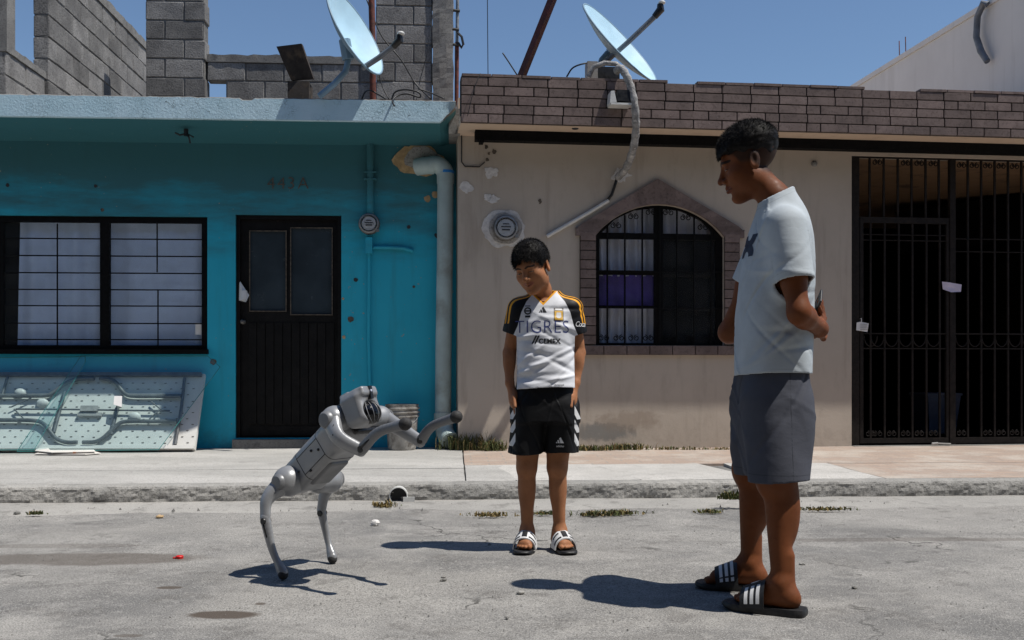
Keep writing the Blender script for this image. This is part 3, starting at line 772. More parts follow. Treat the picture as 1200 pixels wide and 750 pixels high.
dish('pale blue satellite dish tilted back behind the brick parapet', FB, c, (.62,-.50,.60), (.68,0,-.73), .46, .9,
     FB.px(769,18,-.35), FB.px(706,76,-.12), [Vector((FB.x(700,.05),.05,3.1)), FB.px(701,84,.05), FB.px(705,70,.05), FB.px(712,62,.06)])
# shadowed hardware on the brick roof beside the dish
p = FB.px(700,88,-.3)
T = Thing('junction_box', 'small grey electrical box with dark vent beside the tilted dish', 'box', FB, p)
T.part('body', MB().box((FB.x(687,-.3),-.36,3.30),(FB.x(699,-.3),-.24,FB.z(690,74,-.3))), MT['grey_plastic'])
T.part('vent', MB().box((FB.x(700,-.3),-.34,3.30),(FB.x(725,-.3),-.2,FB.z(690,79,-.3))), MT['black_plastic'])

# ---- pipes, masts, wires over the roofs
single('rusty_pipe', 'upright rusty red pipe behind the left satellite dish', 'pipe', MB().tube([FA.px(437,118,.2)-Vector((0,0,.1)),FA.px(437,60,.2),FA.px(435,-12,.2),FA.px(434,-40,.2)], .03, 10), MT['rust_pipe'], FA, FA.px(437,118,.2)-Vector((0,0,.1)), smooth=40)
single('roof_pole', 'dark red steel pole slanting up from the brick parapet', 'pole', MB().bar(FB.px(609,95,-.15), FB.px(655,-20,-.4), .055, .055), MT['dark_red_steel'], FB, FB.px(609,95,-.15))
T = Thing('antenna_mast', 'thin galvanised mast with clamps between the two houses', 'mast', FA, FA.px(535.5,115,.35))
T.part('upper_tube', MB().tube([FA.px(535.5,60,.35),FA.px(536.5,-25,.35)], .016, 8), MT['galvanised'], smooth=40)
T.part('lower_tube', MB().tube([FA.px(535,125,.35),FA.px(535.5,50,.35)], .020, 8), MT['rust_pipe'], smooth=40)
for (px,py) in ((534,34),(534.5,52),(535,12)): T.part('clamp', MB().tube([FA.px(px-4,py,.33),FA.px(px+4,py+1,.33)], .014, 6), MT['black_plastic'])
T.part('cable_loop', MB().tube([FA.px(536,38,.33),FA.px(541,43,.31),FA.px(543,52,.31),FA.px(541,56,.32),FA.px(537,50,.33)], .012, 6), MT['black_cable'])
def wire(label, frame, pts, r=.006, sag=True, name='cable', mat='black_cable'):
    P_ = [Vector(q) for q in pts]
    out = []
    for i in range(len(P_)-1):
        a, b = P_[i], P_[i+1]; p0 = P_[i-1] if i else a*2-b; p3 = P_[i+2] if i+2 < len(P_) else b*2-a
        for k in range(6):
            t = k/6; out.append(.5*((2*a)+(b-p0)*t+(2*p0-5*a+4*b-p3)*t*t+(3*a-p0-3*b+p3)*t*t*t))
    out.append(P_[-1])
    return single(name, label, 'cable', MB().tube(out, r, 6), MT[mat], frame, P_[0], smooth=True)
wire('black cable hanging from the left dish receiver down to the roof edge', FA, [FA.px(428,-5,.3),FA.px(446,40,.3),FA.px(470,70,.3),FA.px(487,98,.3),FA.px(505,116,.2)], .007)
wire('thin black cable behind the rusty pipe crossing the blocks', FA, [FA.px(440,68,.25),FA.px(447,98,.25),FA.px(456,117,.2)], .006)
wire('thin slack line hanging before the cast column', FA, [FA.px(508,10,.6),FA.px(501,60,.5),FA.px(492,95,.5),FA.px(488,117,.3)], .004)
wire('coil of black cable lying on the pale blue roof edge', FA, [FA.px(459,117,-.5),FA.px(463,108,-.5),FA.px(475,105,-.5),FA.px(490,108,-.5),FA.px(492,114,-.5),FA.px(478,110,-.52),FA.px(466,112,-.54),FA.px(460,118,-.6),FA.px(462,124,-.7)], .008)
wire('short black cable bent over the roof beside the coil', FA, [FA.px(424,116,-.4),FA.px(428,108,-.4),FA.px(434,106,-.35),FA.px(442,110,-.35),FA.px(452,116,-.4)], .007)
wire('black cable trailing along the roof edge towards the column', FA, [FA.px(490,104,-.4),FA.px(505,109,-.4),FA.px(521,116,-.45)], .006)
wire('thin vertical wire rising above the beige house', FB, [FB.px(572,100,.1),FB.px(571.5,40,.1),FB.px(571,-20,.1)], .004)
wire('short black rod leaning beside the dark red pole', FB, [FB.px(606,88,-.1),FB.px(597,74,-.1),FB.px(589,62,-.1)], .006)
wire('black cable arching beside the tilted dish', FB, [FB.px(664,90,-.25),FB.px(672,79,-.3),FB.px(688,74,-.3),FB.px(700,76,-.2)], .007)
wire('thin dangling wires over the left end of the brick parapet', FB, [FB.px(563,86,-.47),FB.px(557,100,-.50),FB.px(552,118,-.50),FB.px(548,136,-.49)], .003)
# ================================================================== BEIGE HOUSE
B = Thing('house', 'beige house with brick parapet, arched barred window and iron gate', 'house', FB)
xB = lambda px, ly=0: FB.x(px, ly)
zB = lambda py, px=770, ly=0: FB.z(px, py, ly)
XL, XG, XR = xB(537), xB(998), xB(1345)
ZE = zB(145,560,-.45)                      # underside of the eaves
ZT = zB(91,560,-.45)
gz1 = 2.80
cxw, wL, wR = xB(773), xB(698), xB(848)
zsp, zap, zbt = zB(277), zB(240), zB(405)
def arch(x0, x1, zs, za, n=20):
    w = (x1-x0)/2; h = za-zs; Rr = (w*w+h*h)/(2*h); c = (x0+x1)/2; zc = za-Rr; a0 = math.asin(w/Rr)
    return [(c+Rr*math.sin(a0*(1-2*i/n)), zc+Rr*math.cos(a0*(1-2*i/n))) for i in range(n+1)]
ar = arch(wL, wR, zsp, zap)
B.part('wall', plate([(XL,.05),(XG,.05),(XG,gz1),(XR,gz1),(XR,ZE),(XL,ZE)], [[(wL,zbt),(wR,zbt)]+ar], 0, .15), MT['beige'])
B.part('side_wall', MB().box((XL,.152,.05),(XL+.15,6,ZE)), MT['beige'])
B.part('eaves', MB().box((XL-.01,-.45,ZE),(XR,.0,ZE+.06)).box((XL,.002,ZE),(XR,6,ZT-.05)), MT['soffit_beige'])
pc = B.part('parapet', MB().box((XL-.005,-.452,ZE+.004),(XR,-.30,ZT+.004)), MT['dark_joint'])
bm = bmesh.new(); bmesh.ops.create_cube(bm, size=1)
bmesh.ops.bevel(bm, geom=list(bm.edges), offset=.02, segments=1, affect='EDGES')
BRK = bpy.data.meshes.new('brick'); bm.to_mesh(BRK); bm.free(); BRK.materials.append(MT['brick_tile'])
def brick(parent, c, s, rot=0.0, name='brick'):
    return B.inst(name, BRK, Matrix.Translation(c) @ Matrix.Rotation(rot,4,'Y') @ Matrix.Diagonal((*s,1)), parent)
rows = 5; ph = (ZT-ZE)/rows; bw = .252
for r in range(rows):
    x = XL-.01 - (bw*.55 if r % 2 else bw*.08); k = 0
    while x < XR:
        a = max(x, XL-.006); b = min(x+bw, XR)
        if random.random() < .05 and b-a > .2: b = a+(b-a)*.5
        if b-a > .03:
            brick(pc, ((a+b)/2, -.452+jit(.0015), ZE+ph*(r+.5)+.004), (b-a-.011, .03, ph-.010))
        x += (b-a) if a == x else bw if x > XL else (b-x)
x = XL; k = 0
for i in range(int((XR-XL)/bw)+1):
    a = XL+i*bw; b = min(a+bw, XR)
    if i in (7,14,15,20): continue
    brick(pc, ((a+b)/2, -.39+jit(.006), ZT+.016+jit(.003)), (b-a-.006, .155, .022), jit(.008))
B.part('beam', MB().box((xB(557,-.25),-.25,FB.z(690,167,-.25)),(XR,-.15,ZE-.002)), MT['black_iron'])
B.part('soffit_hole', MB().lathe([(.026,0),(.03,.006)],(xB(674,-.38),-.38,ZE-.006),14), MT['ink'])
B.part('wall_stub', MB().lathe([(.03,0),(.024,.02),(.012,.03)], (xB(954),0,zB(192,954)), 10, Matrix.Rotation(R(90),3,'X')), MT['cement'])
for (px,py,r,s) in ((575,202,.06,1.2),(545,219,.065,2.5),(572,231,.036,3.3),(578,234,.04,4.4),(727,207,.075,5.1)):
    p = FB.px(px,py); B.part('plaster_patch', MB().prism(blob(p.x,p.z,r,r*.8,0,0,s,30,.75), -.005, .002), MT['plaster_patch'])
for (px,py,r) in ((570,172,2),(579,178,2.4),(573,180,1.4),(633,236,2),(571,187,2)):
    p = FB.px(px,py); B.part('chipped_spot', MB().prism(blob(p.x,p.z,r*.0075,r*.009,0,0,px*.7,12,.6), -.004, .002), MT['frame_wear'])
B.part('wall_wire', MB().tube([FB.px(541,150,-.012),FB.px(541,190,-.012),FB.px(545,195,-.012),FB.px(562,195.5,-.012),FB.px(568,190,-.012)], .006, 6), MT['black_cable'])
B.part('beam_bracket', MB().box((xB(562,-.25),-.256,FB.z(690,170,-.25)),(xB(567,-.25),-.15,FB.z(690,165,-.25))), MT['black_iron'])

# arched window with brick surround
WN = B.part('window', plate([(wL+.003,zbt+.003),(wR-.003,zbt+.003)]+arch(wL+.003,wR-.003,zsp,zap-.003),
     [[(xB(703),zB(402)),(xB(768),zB(402)),(xB(768),zB(361)),(xB(703),zB(361))],
      [(xB(703),zB(358)),(xB(768),zB(358)),(xB(768),zB(322)),(xB(703),zB(322))],
      [(xB(703),zB(317)),(xB(768),zB(317)),(xB(768),zB(280)),(xB(703),zB(280))],
      [(xB(778),zB(402)),(xB(841),zB(402)),(xB(841),zB(280)),(xB(778),zB(280))],
      [(xB(706),zB(273)),(xB(768),zB(273)),(xB(768),zB(243)),(xB(745),zB(246)),(xB(722),zB(257))],
      [(xB(778),zB(273)),(xB(838),zB(273)),(xB(824),zB(257)),(xB(800),zB(246)),(xB(778),zB(243))]], .03, .07), MT['black_iron'])
sur = B.part('surround', MB().box((wL-.145,-.012,zB(404)),(wL-.003,-.001,zsp)).box((wR+.003,-.012,zB(404)),(wR+.145,-.001,zsp)).box((wL-.14,-.012,zB(416)),(wR+.14,-.001,zB(406))), MT['dark_joint'], WN)
nj = 12; jz0, jz1 = zB(404), zB(273); hh = (jz1-jz0)/nj
for sx, a, b in ((-1, wL-.142, wL-.003), (1, wR+.003, wR+.142)):
    for i in range(nj): brick(WN, ((a+b)/2, -.018+jit(.001), jz0+hh*(i+.5)), (b-a-.002, .034, hh-.008))
ns = 7; sa, sb = wL-.142, wR+.142
for i in range(ns): brick(WN, (sa+(sb-sa)*(i+.5)/ns, -.020, zB(410.5)), ((sb-sa)/ns-.008, .042, zB(405.5)-zB(416)))
# gable of wedge bricks above the arch
n = 22; a2 = arch(wL-.002, wR+.002, zsp, zap+.002, n)[::-1]
apx, apz = xB(770), zB(210); glx, glz = wL-.185, zB(268); grx, grz = wR+.185, zB(268)
def gable(u):
    L1 = math.hypot(apx-glx, apz-glz); side = .11
    if u < .06: return (glx, glz-.075+ u/.06*.075)
    if u > .94: return (grx, grz-.075+(1-u)/.06*.075)
    w = (u-.06)/.88
    return (glx+(apx-glx)*w*2, glz+(apz-glz)*w*2) if w < .5 else (apx+(grx-apx)*(w-.5)*2, apz+(grz-apz)*(w-.5)*2)
for i in range(n):
    q = [a2[i], a2[i+1], gable((i+1)/n), gable(i/n)]
    if i == 0: q = [(wL-.002,zsp-.0), a2[1], gable(1/n), gable(.06), (glx,glz-.075), (wL-.002, glz-.075)]
    if i == n-1: q = [a2[i], (wR+.002,zsp), (wR+.002,grz-.075), (grx,grz-.075), gable(.94), gable(i/n)]
    cx = sum(v[0] for v in q)/len(q); cz = sum(v[1] for v in q)/len(q)
    q = [(cx+(x-cx)*.985, cz+(z-cz)*.992) for x,z in q]
    B.part('brick', MB().prism(q, -.032-jit(.001), -.001), MT['brick_tile'], WN)
B.part('pane', MB().box((wL+.01,.052,zbt+.01),(wR-.01,.056,zsp)), MT['window_glass'], WN)
B.part('pane', MB().prism([(wL+.03,zsp+.004),(wR-.03,zsp+.004)]+arch(wL+.03,wR-.03,zsp+.01,zap-.02), .052, .056), MT['window_glass'], WN)
for x in np.linspace(xB(712), xB(834), 7):
    zt = max(z for (xx,z) in [(x, min(zap-.02, zsp + (zap-zsp)*(1-((x-cxw)/((wR-wL)/2))**2)-.015))])
    B.part('bar', MB().tube([(x,.012,zbt+.01),(x,.012,zt)], .0085, 6), MT['black_iron'], WN)
for q in (318,361): B.part('bar', MB().box((wL+.01,.002,zB(q)-.006),(wR-.01,.0135,zB(q)+.006)), MT['black_iron'], WN)
def scroll(r=.028, rt=.0045):
    mm = MB()
    for sx in (-1,1):
        pts = []
        for k in range(15):
            a = R(90 + 34*k); rr = r*(1-.045*k)
            pts.append((sx*(r*1.0 + rr*math.cos(a)*.9), 0, rr*math.sin(a)))
        mm.tube(pts, rt, 5)
    me = mm.mesh('scroll', smooth=True); return me
SCR = scroll(); SCR.materials.append(MT['black_iron'])
SCR2 = scroll(.027,.0055); SCR2.materials.append(MT['brown_iron'])
for x in np.linspace(xB(708), xB(760), 4): B.inst('scroll', SCR, Matrix.Translation((x,.012,zB(396))), WN)
for x in np.linspace(xB(786), xB(832), 3): B.inst('scroll', SCR, Matrix.Translation((x,.012,zB(396))), WN)
for i, x in enumerate(np.linspace(xB(722), xB(824), 6)):
    B.inst('scroll', SCR, Matrix.Translation((x,.012,zsp+(zap-zsp)*(1-((x-cxw)/((wR-wL)/2))**2)-.06)), WN)
B.part('curtain', curtain(xB(700), xB(772), zB(408), zB(361)+.02, .13, .02, 7, 2.2), MT['curtain_white'], WN, smooth=True)
B.part('curtain', curtain(xB(700), xB(772), zB(361)+.0, zB(322)+.01, .12, .012, 4, 5.2), MT['curtain_purple'], WN, smooth=True)
B.part('curtain', curtain(xB(700), xB(772), zB(322)-.005, zB(241), .13, .02, 7, 7.7), MT['curtain_white'], WN, smooth=True)
B.part('curtain', curtain(xB(776), xB(848), zB(276), zB(241), .15, .015, 6, 9.7), MT['curtain_white'], WN, smooth=True)
for q in (321,361): B.part('shelf', MB().box((xB(782),.16,zB(q)-.012),(xB(842),.22,zB(q)+.012)), MT['garage_wall'], WN)
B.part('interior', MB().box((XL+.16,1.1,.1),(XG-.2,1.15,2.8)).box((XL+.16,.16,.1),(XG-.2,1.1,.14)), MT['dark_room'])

# garage behind the gate
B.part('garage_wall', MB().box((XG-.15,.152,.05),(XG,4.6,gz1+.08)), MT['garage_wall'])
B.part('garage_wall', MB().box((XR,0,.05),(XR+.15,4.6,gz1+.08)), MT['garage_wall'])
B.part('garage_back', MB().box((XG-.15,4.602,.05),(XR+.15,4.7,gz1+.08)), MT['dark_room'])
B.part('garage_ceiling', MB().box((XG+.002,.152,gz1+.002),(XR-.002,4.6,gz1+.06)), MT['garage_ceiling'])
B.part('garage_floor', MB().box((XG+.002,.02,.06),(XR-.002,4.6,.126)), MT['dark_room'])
B.part('garage_beam', MB().bar((xB(1118,1.2),2.4,2.42),(xB(1330,1.2),1.0,2.62),.12,.5), MT['dark_room'])
# iron gate
G = Thing('iron_gate', 'dark iron bar gate with scrolls and a door leaf on its left', 'gate', FB, (XG+.02,.04,SWZ))
gy = .05; xG = lambda px: FB.x(px, gy); zG = lambda py, px=1060: FB.z(px, py, gy)
zb, zt = zG(516), zG(181)
G.part('frame', MB().box((XG+.004,gy-.02,SWZ+.006),(xG(1006),gy+.02,gz1-.002)).box((xG(1006)+.002,gy-.02,zG(186)),(XR-.01,gy+.02,gz1-.002)).box((xG(1112),gy-.022,SWZ+.006),(xG(1118.5),gy+.022,zG(186)-.002)), MT['brown_iron'])
leaf = G.part('door_leaf', plate([(xG(1007),zG(519)),(xG(1111.5),zG(519)),(xG(1111.5),zG(255)),(xG(1007),zG(255))], [[(xG(1011),zG(513)),(xG(1108),zG(513)),(xG(1108),zG(262)),(xG(1011),zG(262))]], gy-.016, gy+.016), MT['brown_iron'])
G.part('rail', MB().box((xG(1119),gy-.016,zG(520)),(XR-.012,gy+.016,zG(513))), MT['brown_iron'])
def bar_(px, a, b, parent=None): G.part('bar', MB().box((xG(px)-.0085,gy-.0085,zG(a)),(xG(px)+.0085,gy+.0085,zG(b))), MT['brown_iron'], parent)
lb = [1020,1036.5,1053,1069,1085.5,1101]
for q in lb: bar_(q, 513.5, 262, leaf); bar_(q-1, 254.5, 186.5)
rb = [1134+15.7*i for i in range(13)]
for q in rb: bar_(q, 512.5, 186.5)
for q in (275.5, 282): G.part('rail', MB().box((xG(1011.5),gy-.012,zG(q)-.004),(xG(1107.5),gy+.012,zG(q)+.004)), MT['brown_iron'], leaf)
for q in (279,294): G.part('rail', MB().box((xG(1119),gy-.012,zG(q)-.004),(XR-.012,gy+.012,zG(q)+.004)), MT['brown_iron'])
for q in (391,408.5):
    G.part('rail', MB().box((xG(1011.5),gy-.012,zG(q)-.006),(xG(1107.5),gy+.012,zG(q)+.006)), MT['brown_iron'], leaf)
    G.part('rail', MB().box((xG(1119),gy-.012,zG(q)-.006),(XR-.012,gy+.012,zG(q)+.006)), MT['brown_iron'])
def hoop(xc, w, parent):
    pts = [(xc+w*math.cos(R(a)), gy-.004, zG(392)-.012+.10*math.sin(R(a))) for a in range(180,361,20)]
    G.part('hoop', MB().tube(pts, .006, 5), MT['brown_iron'], parent)
pw = (xG(1036.5)-xG(1020))/2
for q in [1012.0]+lb: hoop(xG(q+8.0), pw*.95, leaf) if q < 1100 else None
for q in [1119]+rb[:-1]: hoop(xG(q+7.9), pw*.93, None)
for i, q in enumerate([1012]+lb[:-1]):
    G.inst('scroll', SCR2, Matrix.Translation((xG(q+8),gy-.003,zG(508))), leaf)
    if i not in (0,2): G.inst('scroll', SCR2, Matrix.Translation((xG(q+8),gy-.003,zG(191))))
for q in [1119]+rb[:-1]:
    if q != rb[0]: G.inst('scroll', SCR2, Matrix.Translation((xG(q+7.5),gy-.003,zG(508))))
    G.inst('scroll', SCR2, Matrix.Translation((xG(q+7.5),gy-.003,zG(192))))
G.part('threshold', MB().box((XG+.004,gy-.10,.10),(XR,gy+.1,SWZ+.004)), MT['cement'])
def sheet(pts, frame=FB, th=.003):
    mm = MB(); n = len(pts); o = Vector((0,th,0))
    return mm.add([tuple(q) for q in pts]+[tuple(Vector(q)+o) for q in pts], [tuple(range(n)), tuple(range(2*n-1,n-1,-1))]+[(i,i+n,(i+1)%n+n,(i+1)%n) for i in range(n)])
p = FB.px(1010,383,gy-.03)
T = Thing('paper_tag', 'white paper tag tied to the left post of the iron gate', 'tag', FB, p)
T.part('tag_sheet', sheet([FB.px(1004,378,gy-.035),FB.px(1008.5,377,gy-.03),FB.px(1018,379,gy-.03),FB.px(1016.5,389,gy-.03),FB.px(1003.5,387,gy-.035)]), MT['paper'])
b = MB()
for k in range(4): b.box((xG(1006),gy-.0385,zG(380.5+2*k)-.0015),(xG(1014.5),gy-.0365,zG(380.5+2*k)+.0015))
T.part('printed_lines', b, MT['galvanised'])
T.part('string', MB().tube([FB.px(1009.5,379,gy-.03),FB.px(1009.5,373,gy-.025),FB.px(1007,374,gy)], .004, 5), MT['paper'])
single('note', 'crumpled lilac note stuck on the gate post', 'note', sheet([FB.px(1104,330,gy-.03),FB.px(1113,331,gy-.04),FB.px(1127,333.5,gy-.025),FB.px(1126,342,gy-.03),FB.px(1115,342.5,gy-.045),FB.px(1105,339,gy-.03)]), simple('lilac_paper',(.60,.55,.68),.8,.1,9), FB, FB.px(1113,337,gy-.03))
T = Thing('storage_bin', 'pale plastic bin standing in the dark garage', 'bin', FB, (xB(1096,1.6),1.6,.126))
bx = xB(1096,1.6)
m = MB(); m.add([(bx-.15,1.45,.128),(bx+.15,1.45,.128),(bx+.15,1.75,.128),(bx-.15,1.75,.128),(bx-.19,1.41,.56),(bx+.19,1.41,.56),(bx+.19,1.79,.56),(bx-.19,1.79,.56)], [(0,3,2,1),(0,1,5,4),(1,2,6,5),(2,3,7,6),(3,0,4,7),(4,5,6,7)])
MT['dull_bin'] = simple('dull_bin', (.10,.12,.17), .6, .2, 8, bump=0)
T.part('body', m, MT['dull_bin']); T.part('rim', MB().box((bx-.2,1.40,.54),(bx+.2,1.80,.565)), MT['dull_bin'])
single('floor_scrap', 'crushed can and rag lying at the gate threshold', 'litter', MB().tube([FB.px(1092,520,-.08),FB.px(1099,519.5,-.08)],.011,8).tube([FB.px(1099,519.5,-.08),FB.px(1114,520,-.05)],.006,6), MT['grey_plastic'], FB, FB.px(1100,521,-.08))

# ---- things on the beige wall
T, p = meter(FB, 592, 268, .113, 'round electric meter set in rough cement on the beige wall')
B.part('cement_patch', MB().prism(blob(p.x-.01,p.z,.182,.175,0,0,1.7,40,.22), -.006, .002), MT['plaster_patch'])
B.part('cement_ring', MB().prism(blob(p.x,p.z,.145,.14,0,0,6.1,34,.12), -.016, -.0065), MT['cement_patch'])
hp = [(722,84,-.47),(727,80,-.52),(733,87,-.56),(740,105,-.58),(744.5,130,-.58),(745,155,-.50),(741,178,-.38),(733,198,-.2),(724,208,-.05)]
T = Thing('cable_hose', 'grey wrapped cable hose arching from the roof down to the beige wall', 'hose', FB, FB.px(724,208,-.02))
pp = [FB.px(*q) for q in hp]; out = []
for i in range(len(pp)-1):
    a, b = pp[i], pp[i+1]; p0 = pp[i-1] if i else a*2-b; p3 = pp[i+2] if i+2 < len(pp) else b*2-a
    for k in range(6):
        t_ = k/6; out.append(.5*((2*a)+(b-p0)*t_+(2*p0-5*a+4*b-p3)*t_*t_+(3*a-p0-3*b+p3)*t_**3))
out.append(pp[-1])
T.part('hose', MB().tube(out, [.033+.003*math.sin(i*1.9) for i in range(len(out))], 10), MT['foam_wrap'], smooth=60)
T.part('loose_wrap', MB().tube([FB.px(690,90,-.4),FB.px(695,79,-.42),FB.px(708,74,-.45),FB.px(722,75,-.48),FB.px(733,84,-.53)], .022, 8), MT['foam_wrap'], smooth=60)
T.part('inner_cable', MB().tube([FB.px(723,209,-.05),FB.px(720,219,-.02),FB.px(717,228,-.02),FB.px(711,236,-.02)], .013, 8), MT['black_cable'], smooth=True)
T.part('white_conduit', MB().tube([FB.px(713,235,-.02),FB.px(690,249,-.02),FB.px(641,277,-.02)], .017, 8), MT['white_plastic'], smooth=40)
T = Thing('wall_lamp', 'small black floodlight with pale hood mounted on the brick parapet', 'lamp', FB, FB.px(724,118,-.47))
T.part('hood', MB().prism([(FB.x(712,-.5),FB.z(720,124,-.5)),(FB.x(713,-.5),FB.z(720,110.5,-.5)),(FB.x(717,-.5),FB.z(720,110,-.5)),(FB.x(720,-.5),FB.z(720,124.5,-.5))], -.60, -.47), MT['white_plastic'])
T.part('body', MB().box((FB.x(720,-.5)+.002,-.60,FB.z(720,122,-.5)),(FB.x(737,-.5),-.47,FB.z(720,109,-.5))), MT['black_plastic'])
T.part('lower_lip', MB().box((FB.x(713,-.5),-.60,FB.z(720,126,-.5)),(FB.x(737,-.5),-.47,FB.z(720,123.5,-.5)-.002)), MT['white_plastic'])

# ================================================================== WHITE NEIGHBOUR BUILDING
xw0 = (1165-CX)/F*10.0; ang = R(6.5)
ux, uy = math.cos(ang), math.sin(ang)
class F2: pass
FW = F2(); FW.M = Matrix.Translation((xw0,10.0,0)) @ Matrix.Rotation(ang,4,'Z'); FW.th = ang
T = Thing('building', 'plain white upper storey rising behind the right end of the brick parapet', 'building', FW)
T.part('wall', MB().box((0,-1.05,3.27),(4,9,4.50)), MT['white_wall'])
T.part('coping', MB().box((-.02,-1.07,4.502),(4.02,9.02,4.56)), MT['white_wall'])
for y in (1.9,2.05): T.part('rebar', MB().tube([(.08,y,4.55),(.085,y+.02,4.80)],.006,5), MT['rust_pipe'])
pt = [(-.05,.03,4.50),(-.075,.06,4.53),(-.08,.16,4.42),(-.08,.18,4.22),(-.08,.10,4.05),(-.06,.02,3.92)]
single('wall_hose', 'grey hose hanging over the top of the white building', 'hose', MB().tube(pt,[.03,.032,.032,.032,.034,.03],10), MT['dish_arm'], FW, pt[-1], smooth=40)

# ================================================================== STREET OBJECTS
# folded plastic table leaning on the wall under the window
def lean(px, py, off=0.0, foot=.42, top=.045):
    """point on a sheet leaning against the turquoise wall, seen at a photo point"""
    ly = -.2
    for _ in range(12):
        q = FA.px(px, py, ly); ly = -(foot + (top-foot)*min(1.3, max(-.05,(q.z-SWZ)/.72))) - off
    return FA.px(px, py, ly)
TB = Thing('folding_table', 'white plastic folding table leaning on its side under the window', 'table', FA, lean(120,527))
cs = [lean(-70,438),lean(240,438),lean(228,526),lean(-70,527)]
nv = ((cs[1]-cs[0]).cross(cs[3]-cs[0])).normalized()
if nv.y > 0: nv = -nv
back = -nv
q = [c + back*.002 for c in cs]; m = MB()
m.add([tuple(c) for c in q]+[tuple(c+back*.045) for c in q], [(0,1,2,3),(7,6,5,4),(0,4,5,1),(1,5,6,2),(2,6,7,3),(3,7,4,0)])
top = TB.part('tabletop', m, MT['table_plastic'])
def onT(px, py, h=.0): return lean(px, py) + nv*h
slots = MB()
for j, py in enumerate(np.arange(449,521,7.0)):
    for i, px in enumerate(np.arange(-40,232,13.0)):
        a = onT(px+(6.5 if j%2 else 0)+jit(.8), py+jit(.5), .0015); 
        slots.add([tuple(a+Vector((dx,0,0))+Vector((0,dz*.5,dz))) for dx,dz in ((-.010,-.003),(.010,-.003),(.010,.003),(-.010,.003))], [(0,1,2,3)])
TB.part('slots', slots, MT['slot_dark'], top, kind='stuff')
for py, w in ((440,.045),(525,.03)):
    TB.part('rim', MB().bar(onT(-70,py,.012), onT(237 if py < 500 else 228,py,.012), .03, w, nv), MT['table_tube'] if py < 500 else MT['table_plastic'])
def tb(name, pts, r=.018, h=.03, mat='table_tube'): 
    pp = [onT(a,b,h) for a,b in pts]; out = []
    for i in range(len(pp)-1):
        a, b = pp[i], pp[i+1]; p0 = pp[i-1] if i else a*2-b; p3 = pp[i+2] if i+2 < len(pp) else b*2-a
        for k in range(5):
            t_ = k/5; out.append(.5*((2*a)+(b-p0)*t_+(2*p0-5*a+4*b-p3)*t_*t_+(3*a-p0-3*b+p3)*t_**3))
    out.append(pp[-1]); TB.part(name, MB().tube(out, r, 8), MT[mat], smooth=60)
tb('leg', [(-60,466),(0,465.5),(50,465.5),(62,463),(75,453),(88,447),(100,445.5),(112,445.5)])
tb('leg', [(118,445.5),(128,446),(137,450),(143,458),(149,464),(160,466),(190,466),(213,466)])
tb('leg', [(-60,494),(0,494),(40,494.5),(52,498),(60,507),(68,516),(80,520),(92,520)])
tb('leg', [(98,520),(112,519.5),(122,515),(133,505),(143,497),(155,495.5),(180,495.5),(208,495.5)])
tb('crossbar', [(20,481),(90,481.5),(150,482.5),(200,483)], .008, .028)
tb('strut', [(77,460),(71,482),(64,508)], .016, .022); tb('strut', [(140,474),(136,490),(131,510)], .016, .022)
tb('strut', [(217,444),(213,480),(206,522)], .014, .02); tb('strut', [(10,443),(3,466)], .012, .02)
for a, b in (((14,479),(38,468)),((18,481),(30,493)),((188,482),(176,493)),((190,482),(178,472))): tb('brace', [a,b], .006, .03)
TB.part('handle', MB().bar(onT(96,481,.03), onT(116,481,.03), .05, .035, nv).bar(onT(92,487,.02), onT(120,487,.02), .03, .025, nv), MT['grey_plastic'])
for px, py in ((50,473),(158,489),(24,461)):
    TB.part('corner_bracket', MB().sphere(onT(px,py,.005), (.055,.03,.045), 10, 6), MT['white_plastic'], smooth=True)
# stacked edges at the right end (boards behind the glass)
for i, (a, b, c, d) in enumerate(((233,455,222,527),(240,440,226,528))):
    T_ = Thing('thin_board', ('narrow off white board leaning behind the right end of the folding table','outermost chipped white board at the right end of the folding table')[i], 'board', FA, lean(c,527,0,.38-.03*i))
    q0 = lean(a-14,b,-.03*i-.06,.34); q1 = lean(a,b,-.03*i-.06,.34); q2 = lean(c,d,-.03*i-.06,.44); q3 = lean(c-14,d,-.03*i-.06,.44)
    T_.part('board', sheet([q0,q1,q2,q3],FA,.018), MT['table_plastic'])
# sheets of glass in front of the table
def glass_sheet(label, pts, off):
    q = [lean(a,b,off,.47,.06) for a,b in pts]
    T_ = Thing('glass_sheet', label, 'glass sheet', FA, min(q, key=lambda v: v.z), 'loose glass sheets')
    T_.part('pane', sheet(q,FA,.005), MT['sheet_glass'])
    e = MB()
    for i in range(len(q)): e.tube([q[i]-Vector((0,.002,0)), q[(i+1)%len(q)]-Vector((0,.002,0))], .003, 4)
    T_.part('edge', e, MT['glass_edge'])
glass_sheet('large sheet of clear glass with a slanting right edge leaning on the folding table', [(95,417),(243,417),(258,430),(186,527),(20,529)], .05)
glass_sheet('longer sheet of glass leaning on the folding table at the left edge', [(-75,420),(100,418),(100,424),(40,527),(-75,528)], .075)
T = Thing('paper_tag', 'white paper tag hanging on the folding table frame', 'tag', FA, lean(138,477,.09))
T.part('tag_sheet', sheet([lean(134,464,.085,.47,.06),lean(143,464,.085,.47,.06),lean(142.5,477,.085,.47,.06),lean(133,474,.085,.47,.06)],FA,.003), MT['paper'])
